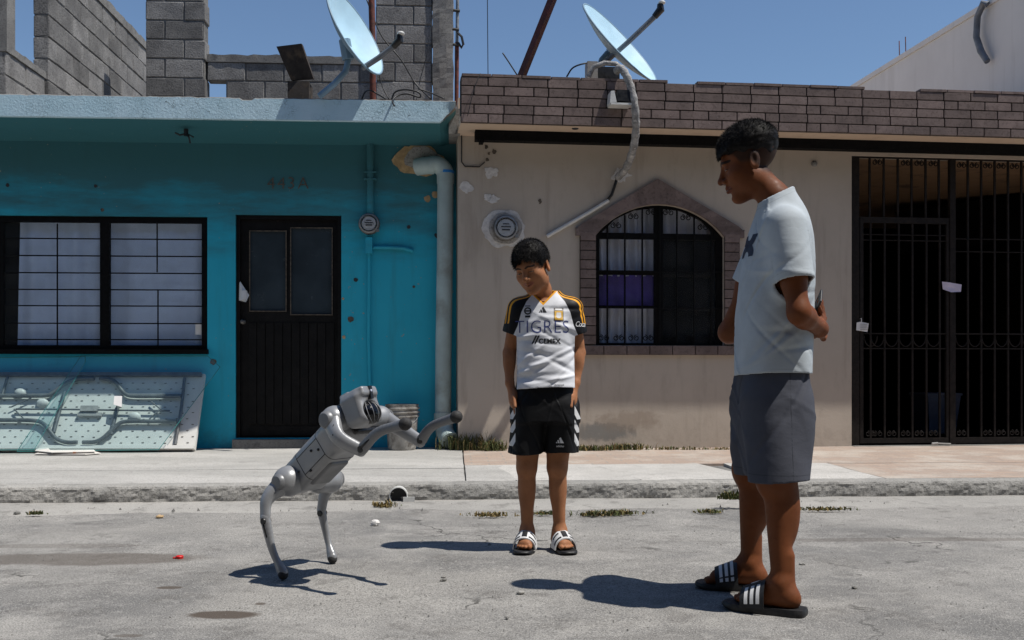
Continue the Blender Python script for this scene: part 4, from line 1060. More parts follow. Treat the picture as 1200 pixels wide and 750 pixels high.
# folded newspaper at the foot of the glass
def ground(px, py, z=SWZ):
    d = (CZ-z)*F/(py-HY); return Vector(((px-CX)/F*d, d, z))
T = Thing('newspaper', 'folded printed newspaper lying at the foot of the leaning table', 'newspaper', WF, ground(78,531))
for k, (pts, zz) in enumerate((([(40,533.5),(52,530),(110,530),(118,532.5),(100,534)],.008),([(41,532),(50,526.5),(58,530),(109,529.5),(112,533),(60,534)],.018))):
    q = [ground(a,b)+Vector((0,0,zz*1.6+(.05 if (k and i==1) else 0))) for i,(a,b) in enumerate(pts)]
    mm = MB(); n = len(q); mm.add([tuple(v) for v in q]+[(v.x,v.y,v.z-.006) for v in q],[tuple(range(n)),tuple(range(2*n-1,n-1,-1))]+[(i,i+n,(i+1)%n+n,(i+1)%n) for i in range(n)])
    T.part('page', mm, MT['paper_print'])
# bucket
bc = ground(471,527); 
T = Thing('bucket', 'cement stained plastic bucket standing on the pavement behind the robot dog', 'bucket', WF, bc)
def ring(r, z, w=.006, h=.012): return [(r,z),(r+w,z+.002),(r+w,z+h-.002),(r,z+h)]
T.part('body', MB().lathe([(.001,.004),(.118,.004),(.124,.02),(.146,.385),(.150,.40),(.143,.402),(.138,.385),(.116,.02),(.001,.016)], bc, 32), MT['bucket'], smooth=40)
for z in (.36,.325,.29): T.part('rib', MB().lathe([(.120+.026*z/.39+.004,z),(.120+.026*z/.39+.013,z+.003),(.120+.026*z/.39+.013,z+.012),(.120+.026*z/.39+.004,z+.016)], bc, 32), MT['bucket'], smooth=40)
hp = [bc+Vector((.155*math.cos(a), -.155*math.sin(a)*.75, .34-.14*math.sin(a))) for a in np.linspace(.0,3.14,14)]
T.part('handle', MB().tube(hp, .004, 5), MT['galvanised'], smooth=True)
# rubble by the drainpipe
def rock(name, label, c, r, mat, seed, group=None, cat='stone', sq=.7):
    mm = MB(); mm.sphere(c+Vector((0,0,r*sq*.75)), (r,r*.85,r*sq), 9, 6)
    mm.v = [tuple(Vector(v)+ (Vector(v)-c).normalized()*r*.45*fbm(v[0]*9/r*.1+seed, v[1]*9/r*.1, v[2]*9/r*.1+seed)) for v in mm.v]
    return single(name, label, cat, mm, MT[mat], WF, c, group)
rock('rubble_chunk', 'turquoise painted rubble chunk at the foot of the drainpipe', ground(532,520), .075, 'rubble_blue', 1, 'rubble at the drainpipe')
rock('rubble_chunk', 'grey rubble lump beside the bucket and drainpipe', ground(505,521), .09, 'rubble', 4, 'rubble at the drainpipe')
rock('rubble_chunk', 'small pale rubble lump near the weeds and drainpipe', ground(517,525), .05, 'rubble', 9, 'rubble at the drainpipe')
# drain outlet in the kerb
kp = FC.px(467,581,-.03)
T = Thing('drain_outlet', 'broken white plastic drain pipe sticking out of the kerb', 'drain pipe', FC, kp)
M90 = Matrix.Rotation(R(90),3,'X')
T.part('pipe', MB().lathe([(.056,-.10),(.058,.02),(.052,.022),(.051,-.10)], kp, 22, M90), MT['white_plastic'], smooth=40)
T.part('hole', MB().lathe([(.0,-.02),(.051,-.02),(.0512,-.03)], kp, 22, M90), MT['ink'])
T.part('broken_flange', MB().box((kp.x+.03,kp.y-.03,kp.z-.065),(kp.x+.10,kp.y-.02,kp.z-.005)), MT['white_plastic'])
# small litter on the road
rock('white_stone', 'small white lump lying on the road beside the robot dog', ground(440,616,0), .021, 'stone_white', 3, None, 'stone', .9)
T = Thing('bottle_cap', 'small red plastic cap lying on the road', 'cap', WF, ground(210.5,655,0))
cp = ground(210.5,655,0)
T.part('cap', MB().lathe([(.016,.002),(.017,.012),(.014,.015),(.0,.016)], cp, 16), MT['red_plastic'], smooth=40)
T.part('tab', MB().box((cp.x-.028,cp.y-.008,.003),(cp.x-.0,cp.y+.008,.008)), MT['red_plastic'])
for i, (px,py,r,lb) in enumerate(((140,592,.022,'brown pebble in the gutter at the far left'),(187,607,.02,'reddish pebble on the road left of the robot dog'),(519,681,.012,'dark pebble on the road between the dog and the boy'),(520,677,.01,'tiny dark pebble between the dog and the boy'),(610,696,.016,'flat dark pebble at the tip of the head shadow'),(594,725,.008,'black pebble on the road below the boy'),(1002,690,.012,'black pebble on the road right of the near sandal'),(940,662,.013,'dark pebble beside the far ankle of the taller boy'),(700,604,.02,'grey pebble in the gutter behind the boy'),(20,603,.02,'grey pebble in the gutter at the left edge'))):
    rock('pebble', lb, ground(px,py,.0), r, 'rubble' if i not in (0,1) else 'ochre_plaster', i*1.7, 'pebbles scattered on the road', 'pebble', .5)
# scattered grit on the road and pavement
m = MB()
for i in range(2600):
    y = 2.6+3.5*random.random()**.8; x = random.uniform(-.62,.62)*y; r = .0015+.0042*random.random()**5
    a = random.random()*6.28; h = r*.5
    pts = [(x+r*math.cos(a+k*2.094),y+r*math.sin(a+k*2.094),0.0) for k in range(3)]
    m.add(pts+[(x+jit(r*.4),y+jit(r*.4),h+.002)], [(0,1,3),(1,2,3),(2,0,3)])
single('road_grit', 'fine grit scattered over the road', 'grit', m, MT['rubble'], kind='stuff')
m = MB()
for i in range(220):
    x = random.uniform(-6,6); y = -.015-abs(random.gauss(0,.12)); r = .004+.009*random.random()**3; a = random.random()*6.28
    pts = [(x+r*math.cos(a+k*1.571),y+r*.8*math.sin(a+k*1.571),0.0) for k in range(4)]
    pts = [(a_,b_,.004) for a_,b_,c_ in pts]; m.add(pts+[(x+jit(r*.4),y+jit(r*.3),r*.7+.014)], [(0,1,4),(1,2,4),(2,3,4),(3,0,4)])
single('gutter_rubble', 'loose crumbled concrete along the foot of the kerb', 'rubble', m, MT['rubble'], FC, kind='stuff')

# weeds
def weed(label, c, n, h, spread, dry=.25, name='weed', group='weeds along the wall and kerb'):
    T_ = Thing(name, label, 'weed', WF, c, group)
    g, d = MB(), MB()
    for i in range(n):
        a = random.random()*6.28; l = h*random.uniform(.35,1.0); bx = c + Vector((random.gauss(0,spread[0]), random.gauss(0,spread[1]), 0))
        ln = Vector((math.cos(a), math.sin(a)*.7, 0))*l*random.uniform(.15,.7); w = random.uniform(.0025,.006)
        s_ = Vector((-math.sin(a), math.cos(a),0))*w
        p1 = bx + ln*.35 + Vector((0,0,l*.6)); p2 = bx + ln + Vector((0,0,l*random.uniform(.7,1.0)))
        tgt = d if random.random() < dry else g
        tgt.add([tuple(bx-s_),tuple(bx+s_),tuple(p1+s_),tuple(p1-s_),tuple(p2)], [(0,1,2,3),(3,2,4)])
        if random.random() < .6:
            for k in range(3):
                q = bx.lerp(p1, random.random())+Vector((jit(.01),jit(.01),0)); e = random.uniform(.003,.008)
                tgt.add([tuple(q),tuple(q+Vector((e,jit(e),e*.5))),tuple(q+Vector((e*.6,jit(e),e*1.2))),tuple(q+Vector((-e*.2,jit(e),e*.8)))], [(0,1,2,3)])
    if g.f: T_.part('leaves', g, MT['weed'], kind='stuff')
    if d.f: T_.part('dry_stems', d, MT['dry_weed'], kind='stuff')
weed('tall straggly weed clump at the corner of the beige wall by the drainpipe', ground(548,527), 300, .20, (.10,.04), .3)
weed('darker weed clump at the beige wall left of the shorter boy', ground(577,528), 170, .13, (.06,.03), .15)
weed('weed strip at the wall foot just right of the shorter boy', ground(690,528), 260, .07, (.11,.025), .45)
weed('weed strip under the middle of the arched window', ground(735,527), 200, .08, (.10,.025), .4)
weed('thin weed line at the wall foot near the taller boy', ground(790,527), 90, .04, (.14,.015), .5)
weed('green weed between the table and the black door', ground(270,522), 70, .08, (.04,.02), .05)
weed('grass tuft in the gutter right behind the shorter boy', ground(697,604,.01), 150, .035, (.05,.02), .35)
weed('grass tuft in the gutter left of the taller boy', ground(724,603,.01), 150, .04, (.06,.02), .35)
weed('small grass tuft in the gutter between the legs of the shorter boy', ground(636,603,.01), 70, .03, (.03,.015), .35)
weed('dry grass patch in the gutter left of the shorter boy', ground(578,605,.01), 90, .035, (.06,.02), .9)
weed('tiny grass tuft in the gutter before the taller boy', ground(833,601,.01), 90, .03, (.04,.015), .3)
weed('grass line in the gutter right of the taller boy', ground(966,598,.01), 130, .03, (.07,.015), .5)
weed('dark weed growing from the kerb behind the taller boy', ground(862,585,.06), 140, .07, (.05,.02), .2)
weed('sparse weed line at the foot of the brick sill wall behind the taller boy', ground(840,527), 60, .03, (.10,.012), .6)
weed('dry leaves below the drain outlet', ground(452,594,.01), 70, .05, (.04,.02), .9)
weed('tiny green sprig in the gutter at the left edge', ground(42,603,.01), 50, .03, (.02,.01), .2)
# ================================================================== implicit surfaces for organic shapes
def rot(rx=0, ry=0, rz=0): return np.array(Euler((R(rx),R(ry),R(rz)),'XYZ').to_matrix(), dtype=np.float32)
I3 = np.eye(3, dtype=np.float32)
class SDF:
    def __init__(s, lo, hi, h):
        s.h = h; s.lo = np.array(lo, np.float32); n = np.ceil((np.array(hi)-s.lo)/h).astype(int)+1
        s.ax = [(s.lo[i] + h*np.arange(n[i])).astype(np.float32) for i in range(3)]
        s.D = np.full(tuple(n), 1.0, np.float32); s.Rm = I3; s.t = np.zeros(3, np.float32); s.sc = 1.0
    def frame(s, Rm=None, t=(0,0,0), sc=1.0):
        s.Rm = I3 if Rm is None else np.asarray(Rm, np.float32); s.t = np.array(t, np.float32); s.sc = sc; return s
    def op(s, fn, lo, hi, k=.0, mode='u'):
        lo, hi = np.array(lo, float), np.array(hi, float); mg = (k*1.2 + .012)/s.sc
        cs = np.array([[(lo,hi)[i][0],(lo,hi)[j][1],(lo,hi)[l][2]] for i in (0,1) for j in (0,1) for l in (0,1)])
        cs = cs + np.sign(cs-(lo+hi)/2)*mg
        cw = (cs*s.sc) @ s.Rm.T + s.t
        a = np.floor((cw.min(0)-s.lo)/s.h).astype(int); b = np.ceil((cw.max(0)-s.lo)/s.h).astype(int)+1
        a = np.maximum(a,0); b = np.minimum(b, np.array(s.D.shape))
        if (b <= a).any(): return s
        X = s.ax[0][a[0]:b[0],None,None]-s.t[0]; Y = s.ax[1][None,a[1]:b[1],None]-s.t[1]; Z = s.ax[2][None,None,a[2]:b[2]]-s.t[2]
        M = s.Rm/s.sc
        if s.Rm is I3: x, y, z = X/s.sc, Y/s.sc, Z/s.sc
        else:
            x = X*M[0,0]+Y*M[1,0]+Z*M[2,0]; y = X*M[0,1]+Y*M[1,1]+Z*M[2,1]; z = X*M[0,2]+Y*M[1,2]+Z*M[2,2]
        d = fn(x,y,z)*s.sc
        sl = tuple(slice(a[i],b[i]) for i in range(3)); D = s.D[sl]
        if mode == 'u':
            if k > 0:
                h = np.maximum(k-np.abs(D-d),0)/k; s.D[sl] = np.minimum(D,d)-h*h*k*.25
            else: s.D[sl] = np.minimum(D,d)
        elif mode == 's':
            d = -d
            if k > 0:
                h = np.maximum(k-np.abs(D-d),0)/k; s.D[sl] = np.maximum(D,d)+h*h*k*.25
            else: s.D[sl] = np.maximum(D,d)
        elif mode == 'add': s.D[sl] = D + d
        return s
    def cone(s, a, b, r1, r2, k=.0, mode='u', fl=(1,1,1)):
        a = np.array(a,float); b = np.array(b,float); ab = b-a; L2 = max(1e-9, float(ab@ab)); rm = max(r1,r2)
        def fn(x,y,z):
            t = np.clip(((x-a[0])*ab[0]+(y-a[1])*ab[1]+(z-a[2])*ab[2])/L2, 0, 1)
            return np.sqrt(((x-a[0]-t*ab[0])*fl[0])**2+((y-a[1]-t*ab[1])*fl[1])**2+((z-a[2]-t*ab[2])*fl[2])**2) - (r1+(r2-r1)*t)
        w = rm/np.array(fl)
        return s.op(fn, np.minimum(a,b)-w, np.maximum(a,b)+w, k, mode)
    def chain(s, pts, rs, k=.01, fl=(1,1,1)):
        for i in range(len(pts)-1): s.cone(pts[i], pts[i+1], rs[i], rs[i+1], k, fl=fl)
        return s
    def ell(s, c, r, k=.0, mode='u', Rl=None):
        c = np.array(c,float); r = np.array(r,float); Rl_ = None if Rl is None else np.asarray(Rl,float)
        def fn(x,y,z):
            x,y,z = x-c[0], y-c[1], z-c[2]
            if Rl_ is not None: x,y,z = (x*Rl_[0,0]+y*Rl_[1,0]+z*Rl_[2,0], x*Rl_[0,1]+y*Rl_[1,1]+z*Rl_[2,1], x*Rl_[0,2]+y*Rl_[1,2]+z*Rl_[2,2])
            k0 = np.sqrt((x/r[0])**2+(y/r[1])**2+(z/r[2])**2); k1 = np.sqrt((x/r[0]**2)**2+(y/r[1]**2)**2+(z/r[2]**2)**2)+1e-9
            return np.where(k0 < .3, (k0-1)*r.min(), k0*(k0-1)/k1)
        e = r if Rl is None else np.full(3, r.max())
        return s.op(fn, c-e, c+e, k, mode)
    def rbox(s, c, hf, rd, k=.0, mode='u', Rl=None):
        c = np.array(c,float); hf = np.array(hf,float)-rd; Rl_ = None if Rl is None else np.asarray(Rl,float)
        def fn(x,y,z):
            x,y,z = x-c[0], y-c[1], z-c[2]
            if Rl_ is not None: x,y,z = (x*Rl_[0,0]+y*Rl_[1,0]+z*Rl_[2,0], x*Rl_[0,1]+y*Rl_[1,1]+z*Rl_[2,1], x*Rl_[0,2]+y*Rl_[1,2]+z*Rl_[2,2])
            qx,qy,qz = np.abs(x)-hf[0], np.abs(y)-hf[1], np.abs(z)-hf[2]
            return np.sqrt(np.maximum(qx,0)**2+np.maximum(qy,0)**2+np.maximum(qz,0)**2)+np.minimum(np.maximum(np.maximum(qx,qy),qz),0)-rd
        e = hf+rd if Rl is None else np.full(3, np.linalg.norm(hf)+rd)
        return s.op(fn, c-e, c+e, k, mode)
    def loft(s, lv, k=.0, mode='u', p=2.3):          # lv rows: z, cx, cy, a, b
        lv = np.array(lv, float); o = np.argsort(lv[:,0]); lv = lv[o]
        zz = np.linspace(lv[0,0], lv[-1,0], 120)
        def sm(col):
            v = np.interp(zz, lv[:,0], lv[:,col]); kk = np.ones(9)/9; vp = np.pad(v,4,'edge'); return np.convolve(vp,kk,'valid')
        CXc, CYc, AA, BB = sm(1), sm(2), sm(3), sm(4)
        def fn(x,y,z):
            cx = np.interp(z,zz,CXc); cy = np.interp(z,zz,CYc); a = np.interp(z,zz,AA); b = np.interp(z,zz,BB)
            q = (np.abs((x-cx)/a)**p+np.abs((y-cy)/b)**p)**(1/p)
            d = (q-1)*np.minimum(a,b)
            return np.maximum(d, np.maximum(z-zz[-1], zz[0]-z))
        lo = [ (lv[:,1]-lv[:,3]).min(), (lv[:,2]-lv[:,4]).min(), zz[0] ]; hi = [ (lv[:,1]+lv[:,3]).max(), (lv[:,2]+lv[:,4]).max(), zz[-1] ]
        return s.op(fn, lo, hi, k, mode)
    def field(s, fn):                                # displace everywhere by fn(x,y,z)
        s.D += fn(s.ax[0][:,None,None], s.ax[1][None,:,None], s.ax[2][None,None,:]).astype(np.float32); return s
    def cut(s, fn):                                  # keep where fn <= 0
        s.D = np.maximum(s.D, fn(s.ax[0][:,None,None], s.ax[1][None,:,None], s.ax[2][None,None,:])).astype(np.float32); return s
    def normalize(s):
        g = np.zeros_like(s.D)
        for i in range(3): gi = np.gradient(s.D, s.h, axis=i); g += gi*gi
        s.D = s.D/np.clip(np.sqrt(g), 1.0, 6.0); return s
    def shell(s, th): s.normalize(); s.D = np.maximum(s.D, -(s.D+th)); return s
    def mesh(s, name):
        D = s.D
        for i in range(3):
            sl = [slice(None)]*3; sl[i] = 0; D[tuple(sl)] = np.maximum(D[tuple(sl)], .001); sl[i] = -1; D[tuple(sl)] = np.maximum(D[tuple(sl)], .001)
        ins = D < 0; n = np.array(D.shape)-1
        cnt = np.zeros(tuple(n), np.int8)
        cr = [(i,j,k) for i in (0,1) for j in (0,1) for k in (0,1)]
        for i,j,k in cr: cnt += ins[i:n[0]+i, j:n[1]+j, k:n[2]+k]
        act = (cnt > 0) & (cnt < 8); idx = np.full(tuple(n), -1, np.int32); c = np.argwhere(act); idx[act] = np.arange(len(c))
        val = {q: D[c[:,0]+q[0], c[:,1]+q[1], c[:,2]+q[2]] for q in cr}
        acc = np.zeros((len(c),3)); num = np.zeros(len(c))
        for q in cr:
            for ax_ in range(3):
                if q[ax_]: continue
                q2 = list(q); q2[ax_] = 1; q2 = tuple(q2); a, b = val[q], val[q2]; x = (a < 0) != (b < 0)
                t_ = np.where(x, a/np.where(x, a-b, 1), 0); p = np.tile(np.array(q,float),(len(c),1)); p[:,ax_] += t_
                acc += p*x[:,None]; num += x
        v = (c + acc/num[:,None])*s.h + s.lo
        fs = []
        for ax_ in range(3):
            u, w = [(1,2),(2,0),(0,1)][ax_]
            a = [slice(None)]*3; b = [slice(None)]*3; a[ax_] = slice(0,-1); b[ax_] = slice(1,None)
            sg = ins[tuple(a)] != ins[tuple(b)]; e = np.argwhere(sg); e = e[(e[:,u] > 0)&(e[:,w] > 0)&(e[:,u] < n[u])&(e[:,w] < n[w])]
            fl = ins[tuple(e.T)]
            def cell(du, dw):
                q = e.copy(); q[:,u] -= du; q[:,w] -= dw; return idx[q[:,0],q[:,1],q[:,2]]
            quad = np.stack([cell(1,1),cell(0,1),cell(0,0),cell(1,0)],1); quad[~fl] = quad[~fl][:,::-1]; fs.append(quad)
        f = np.concatenate(fs); f = f[(f >= 0).all(1)]
        me = bpy.data.meshes.new(name); me.vertices.add(len(v)); me.vertices.foreach_set('co', v.astype(np.float32).ravel())
        me.loops.add(len(f)*4); me.loops.foreach_set('vertex_index', f.astype(np.int32).ravel())
        me.polygons.add(len(f)); me.polygons.foreach_set('loop_start', np.arange(0,len(f)*4,4,dtype=np.int32))
        me.update(calc_edges=True); me.validate(); me.shade_smooth()
        return me, v
def setattr_(me, name, vals):
    a = me.attributes.new(name, 'FLOAT', 'POINT'); a.data.foreach_set('value', np.asarray(vals, np.float32))
def segd(v, a, b):
    a = np.array(a,float); b = np.array(b,float); ab = b-a; t_ = np.clip(((v-a)@ab)/(ab@ab),0,1); return np.linalg.norm(v-a-t_[:,None]*ab, axis=1)
def polyd(v, pts): return np.min([segd(v, pts[i], pts[i+1]) for i in range(len(pts)-1)], axis=0)

# ------------------------------------------------------------------ materials for people and robot
def skin(name, col, deep, lip, sub=.18):
    t = NT(name)
    c = t.mix(t.ramp(t.noise(9, 5), .3, .7), mul(col,.88), mul(col,1.10))
    c = t.mix(t.ramp(t.noise(70, 3), .5, .75, 0, .25), c, deep)
    c = t.mix(t.ramp(t.attr('lip'), .0015, -.0015, 0, .65), c, lip)
    c = t.mix(t.ramp(t.attr('stub'), .012, -.012, 0, .80), c, (.012,.010,.009))
    c = t.mix(t.ramp(t.attr('eye'), .0008, -.0008), c, (.42,.38,.34))
    c = t.mix(t.ramp(t.attr('dark'), .0011, -.0011, 0, .92), c, (.012,.009,.008))
    nr = t.bump(t.noise(420, 3), .12, .002)
    m_ = t.out(c, t.ramp(t.noise(40,3), .3, .7, .5, .68), nr, 0, .22)
    t.b.inputs['Subsurface Weight'].default_value = sub; t.b.inputs['Subsurface Radius'].default_value = (.012,.005,.003); t.b.inputs['Subsurface Scale'].default_value = 1.0
    return m_
MT['skin_boy'] = skin('skin_boy', (.34,.148,.070), (.22,.085,.037), (.30,.09,.065))
MT['skin_teen'] = skin('skin_teen', (.16,.050,.016), (.085,.024,.008), (.13,.034,.022))
t = NT('hair'); MT['hair'] = t.out(t.mix(t.ramp(t.noise(60,3),.4,.7),(.006,.005,.005),(.014,.012,.011)), .6, None, 0, .2)
def cloth(name, base, layers=(), rough=.75, weave=900, sheen=.0, wv=.12):
    t = NT(name); c = t.mix(t.ramp(t.noise(14,4),.3,.7), mul(base,.93), mul(base,1.05))
    for at, w, col in layers: c = t.mix(t.ramp(t.attr(at), w, -w), c, col)
    tc = t.n('ShaderNodeTexCoord'); nr = t.bump(t.noise(weave,2,vec=tc.outputs['Object']), wv, .001)
    nr = t.bump(t.noise(20,4,.6,vec=tc.outputs['Object'],stretch=(1,1,1.8),dist=.3), .20, .008, nr)
    m_ = t.out(c, rough, nr, 0, .15); t.b.inputs['Sheen Weight'].default_value = sheen
    return m_
MT['jersey'] = cloth('jersey', (.70,.71,.745), (('sleeve',.0012,(.010,.010,.012)),('stripe',.0012,(.80,.36,.02)),('collar',.0012,(.80,.36,.02))), .5)
MT['jersey_print_blue'] = simple('jersey_print_blue', (.035,.05,.20), .5, .1, bump=0)
MT['print_black'] = simple('print_black', (.012,.012,.014), .5, .1, bump=0)
MT['print_white'] = simple('print_white', (.72,.72,.72), .6, .06, bump=0)
MT['print_gold'] = simple('print_gold', (.72,.42,.06), .5, .15, 60, bump=0)
MT['print_navy'] = simple('print_navy', (.008,.012,.035), .6, .1, bump=0)
MT['black_shorts'] = cloth('black_shorts', (.009,.009,.010), (('stripe',.0015,(.68,.68,.68)),), .6, sheen=.0)
MT['grey_shirt'] = cloth('grey_shirt', (.43,.475,.51), (('hem',.0012,(.33,.365,.39)),), .7, wv=.2)
MT['grey_shorts'] = cloth('grey_shorts', (.070,.074,.092), (('seam',.0012,(.03,.032,.04)),), .8, 500, wv=.35)
MT['rubber_black'] = simple('rubber_black', (.013,.013,.014), .55, .3, 30, bump=.2)
MT['strap_white'] = simple('strap_white', (.66,.66,.66), .5, .1, 20, bump=.05)
MT['toenail'] = simple('toenail', (.50,.33,.26), .35, .1, bump=0)

# ------------------------------------------------------------------ anatomy
def head_prims(S, age=1.0):
    """face towards -y, x = the person's left, origin between the ears; adult metres"""
    S.ell((0,.014,.042),(.073,.096,.082)).ell((0,-.032,-.030),(.058,.058,.085),.03)
    S.ell((0,-.064,-.098),(.027,.025,.021),.03)
    for x in (-1,1):
        S.ell((x*.045,-.012,-.062),(.018,.034,.032),.035).ell((x*.041,-.055,-.026),(.020,.022,.020),.03)
    S.cone((-.030,-.080,.022),(.030,-.080,.022),.011,.011,.02)
    for x in (-1,1): S.ell((x*.031,-.097,.000),(.0165,.015,.0115),.014,'s')
    for x in (-1,1): S.ell((x*.031,-.0735,-.001),(.0135,.0135,.0125),.004)
    S.cone((0,-.083,.012),(0,-.105,-.027),.0080,.0115,.012).ell((0,-.108,-.031),(.0125,.011,.0105),.008)
    for x in (-1,1): S.ell((x*.0140,-.095,-.035),(.0085,.010,.0080),.007)
    S.cone((0,-.088,-.045),(0,-.092,-.055),.007,.006,.01)
    for x in (-1,1):
        S.cone((0,-.0935,-.0585),(x*.021,-.080,-.0615),.0058,.0035,.005)
        S.cone((0,-.0925,-.0705),(x*.019,-.080,-.0655),.0068,.0038,.005)
    S.cone((-.020,-.095,-.0645),(.020,-.095,-.0645),.0022,.0022,.003,'s')
    S.ell((0,-.094,-.084),(.02,.008,.006),.010,'s')
    for x in (-1,1):
        Rl = rot(0, 0, x*20) @ rot(-14,0,0)
        S.ell((x*.0755,.016,-.008),(.0075,.0195,.032),.007,'u',Rl).ell((x*.0745,.012,-.026),(.007,.011,.013),.006)
        S.ell((x*.0845,.012,-.006),(.006,.0105,.019),.005,'s',Rl)
    return S
def face_attrs(me, vh, smile=0.0, closed=.5, fade=True, hairline=None):
    """vh: vertices in head metres"""
    far = np.full(len(vh), .05); x, y, z = vh.T; ax = np.abs(x); fr = y < -.045
    lip = np.where(fr & (y < -.07), np.minimum(polyd(np.c_[ax,y,z], [(0,-.0935,-.0585),(.021,-.080,-.0615+smile)])-.0068, polyd(np.c_[ax,y,z], [(0,-.0925,-.0705),(.019,-.080,-.0655+smile)])-.0072), far)
    mouth = np.where(fr, np.maximum(np.abs(z+.0645-smile*(ax/.024)**2)-.0013, ax-.025), far)
    ex = ax-.031
    lid = -.001 - .003*closed
    eye = np.where(fr, np.maximum(np.abs(z-lid+.0015)-.0035*(1-closed*.8)*np.sqrt(np.clip(1-(ex/.0135)**2,0,1)), np.abs(ex)-.0125), far)
    iris = np.where(fr, np.maximum(np.hypot(ex, z-lid+.002)-.0048, eye), far)
    lash = np.where(fr, np.maximum(np.abs(z-(lid+.0032*(1-closed)*(1-(ex/.0145)**2)-.001))-.0019, np.abs(ex)-.0150), far)
    brow = np.where(fr, polyd(np.c_[ax,np.full_like(x,-.085),z], [(.013,-.085,.019),(.028,-.085,.0245),(.046,-.085,.020)])-.0044, far)
    nos = np.where(fr & (y < -.09), np.hypot(ax-.008, z+.0415)-.003, far)
    setattr_(me,'lip',lip); setattr_(me,'eye',eye); setattr_(me,'dark',np.minimum(np.minimum(np.minimum(mouth,iris),np.minimum(lash,brow)),nos))
def foot(S, ank, yaw, left, s=1.0, z0=.022):
    """bare foot resting z0 above the ground; yaw turns the toes"""
    sx = 1 if left else -1
    S.frame(rot(0,0,yaw), (ank[0],ank[1],z0), s)
    az = (ank[2]-z0)/s
    S.cone((0,.0,az),(0,.010,.045),.031,.030,.02).ell((0,.028,.026),(.027,.031,.026),.03)
    S.cone((0,-.01,.062),(sx*-.006,-.085,.030),.034,.026,.03).cone((0,.02,.028),(sx*.012,-.10,.020),.030,.024,.03).cone((sx*-.01,-.02,.03),(sx*-.018,-.115,.022),.026,.020,.025)
    for x in (-1,1): S.ell((x*.023,.004,.068),(.011,.013,.014),.014)
    for i,(tx,ty,tr,tl) in enumerate(((-.030,-.125,.0125,.034),(-.009,-.135,.0090,.028),(.007,-.130,.0084,.025),(.0215,-.121,.0080,.022),(.034,-.110,.0078,.019))):
        S.cone((sx*tx*.9,ty+.03,.017),(sx*tx,ty-tl*.35,.0135),tr*1.05,tr*.95,.006)
    S.frame()
def sandal(T, parent_name, ank, yaw, left, s, strapcol, stripes, z=0.0, sh_=.080):
    """slide sandal: shaped sole, broad strap, strap marks"""
    sx = 1 if left else -1; M = Matrix.Translation((ank[0],ank[1],z)) @ Matrix.Rotation(R(yaw),4,'Z') @ Matrix.Scale(s,4)
    out = []
    L = [(.076,.020),(.070,.034),(.045,.041),(.0,.040),(-.05,.043),(-.10,.050),(-.14,.049),(-.165,.038),(-.178,.018)]
    loop = [(x,y) for y,x in L] + [(-x,y) for y,x in reversed(L)]
    m = MB(); n = len(loop)
    lv = [(0.0,.97),(.006,1.0),(.016,1.0),(.022,.97)]
    V = [(x*k + sx*.004, y*k-.0, zz + (max(0,-y-.13)*.18 if zz < .01 else 0)) for zz,k in lv for x,y in loop]
    fs = [(r*n+i, r*n+(i+1)%n, (r+1)*n+(i+1)%n, (r+1)*n+i) for r in range(len(lv)-1) for i in range(n)] + [tuple(range(n-1,-1,-1)), tuple((len(lv)-1)*n+i for i in range(n))]
    m.add([tuple(M @ Vector(v)) for v in V], fs)
    root = T.part('slide_sandal', m, MT['rubber_black'], smooth=50)
    def strap_pt(u, w, o=0.0):                       # u across 0..1, w along -1..1
        a = math.pi*u; y = -.072 + w*.036
        return Vector((sx*.002 + (.054+o)*math.cos(a), y - .006*math.sin(a), .010 + (sh_+o+.014*w)*math.sin(a)**.75 if math.sin(a) > 1e-6 else .010))
    def patch(u0,u1,w0,w1,o0,o1,nu=16,nw=5):
        mm = MB(); V = []
        for o in (o0,o1):
            for j in range(nw+1):
                for i in range(nu+1): V.append(tuple(M @ strap_pt(u0+(u1-u0)*i/nu, w0+(w1-w0)*j/nw, o)))
        W_ = nu+1; N_ = W_*(nw+1); F_ = []
        for j in range(nw):
            for i in range(nu):
                q = (j*W_+i, j*W_+i+1, (j+1)*W_+i+1, (j+1)*W_+i); F_ += [q[::-1], tuple(k+N_ for k in q)]
        rim = [i for i in range(W_)]+[j*W_+nu for j in range(1,nw+1)]+[nw*W_+i for i in range(nu-1,-1,-1)]+[j*W_ for j in range(nw-1,0,-1)]
        F_ += [(rim[i], rim[(i+1)%len(rim)], rim[(i+1)%len(rim)]+N_, rim[i]+N_) for i in range(len(rim))]
        return mm.add(V, F_)
    T.part('strap', patch(0.02,.98,-1,1,0,.006), MT[strapcol], root, smooth=50)
    for (u0,u1,w0,w1,mt) in stripes:
        T.part('strap_mark', patch(u0,u1,w0,w1,.0062,.0075,6,4), MT[mt], root, smooth=50)
    return root

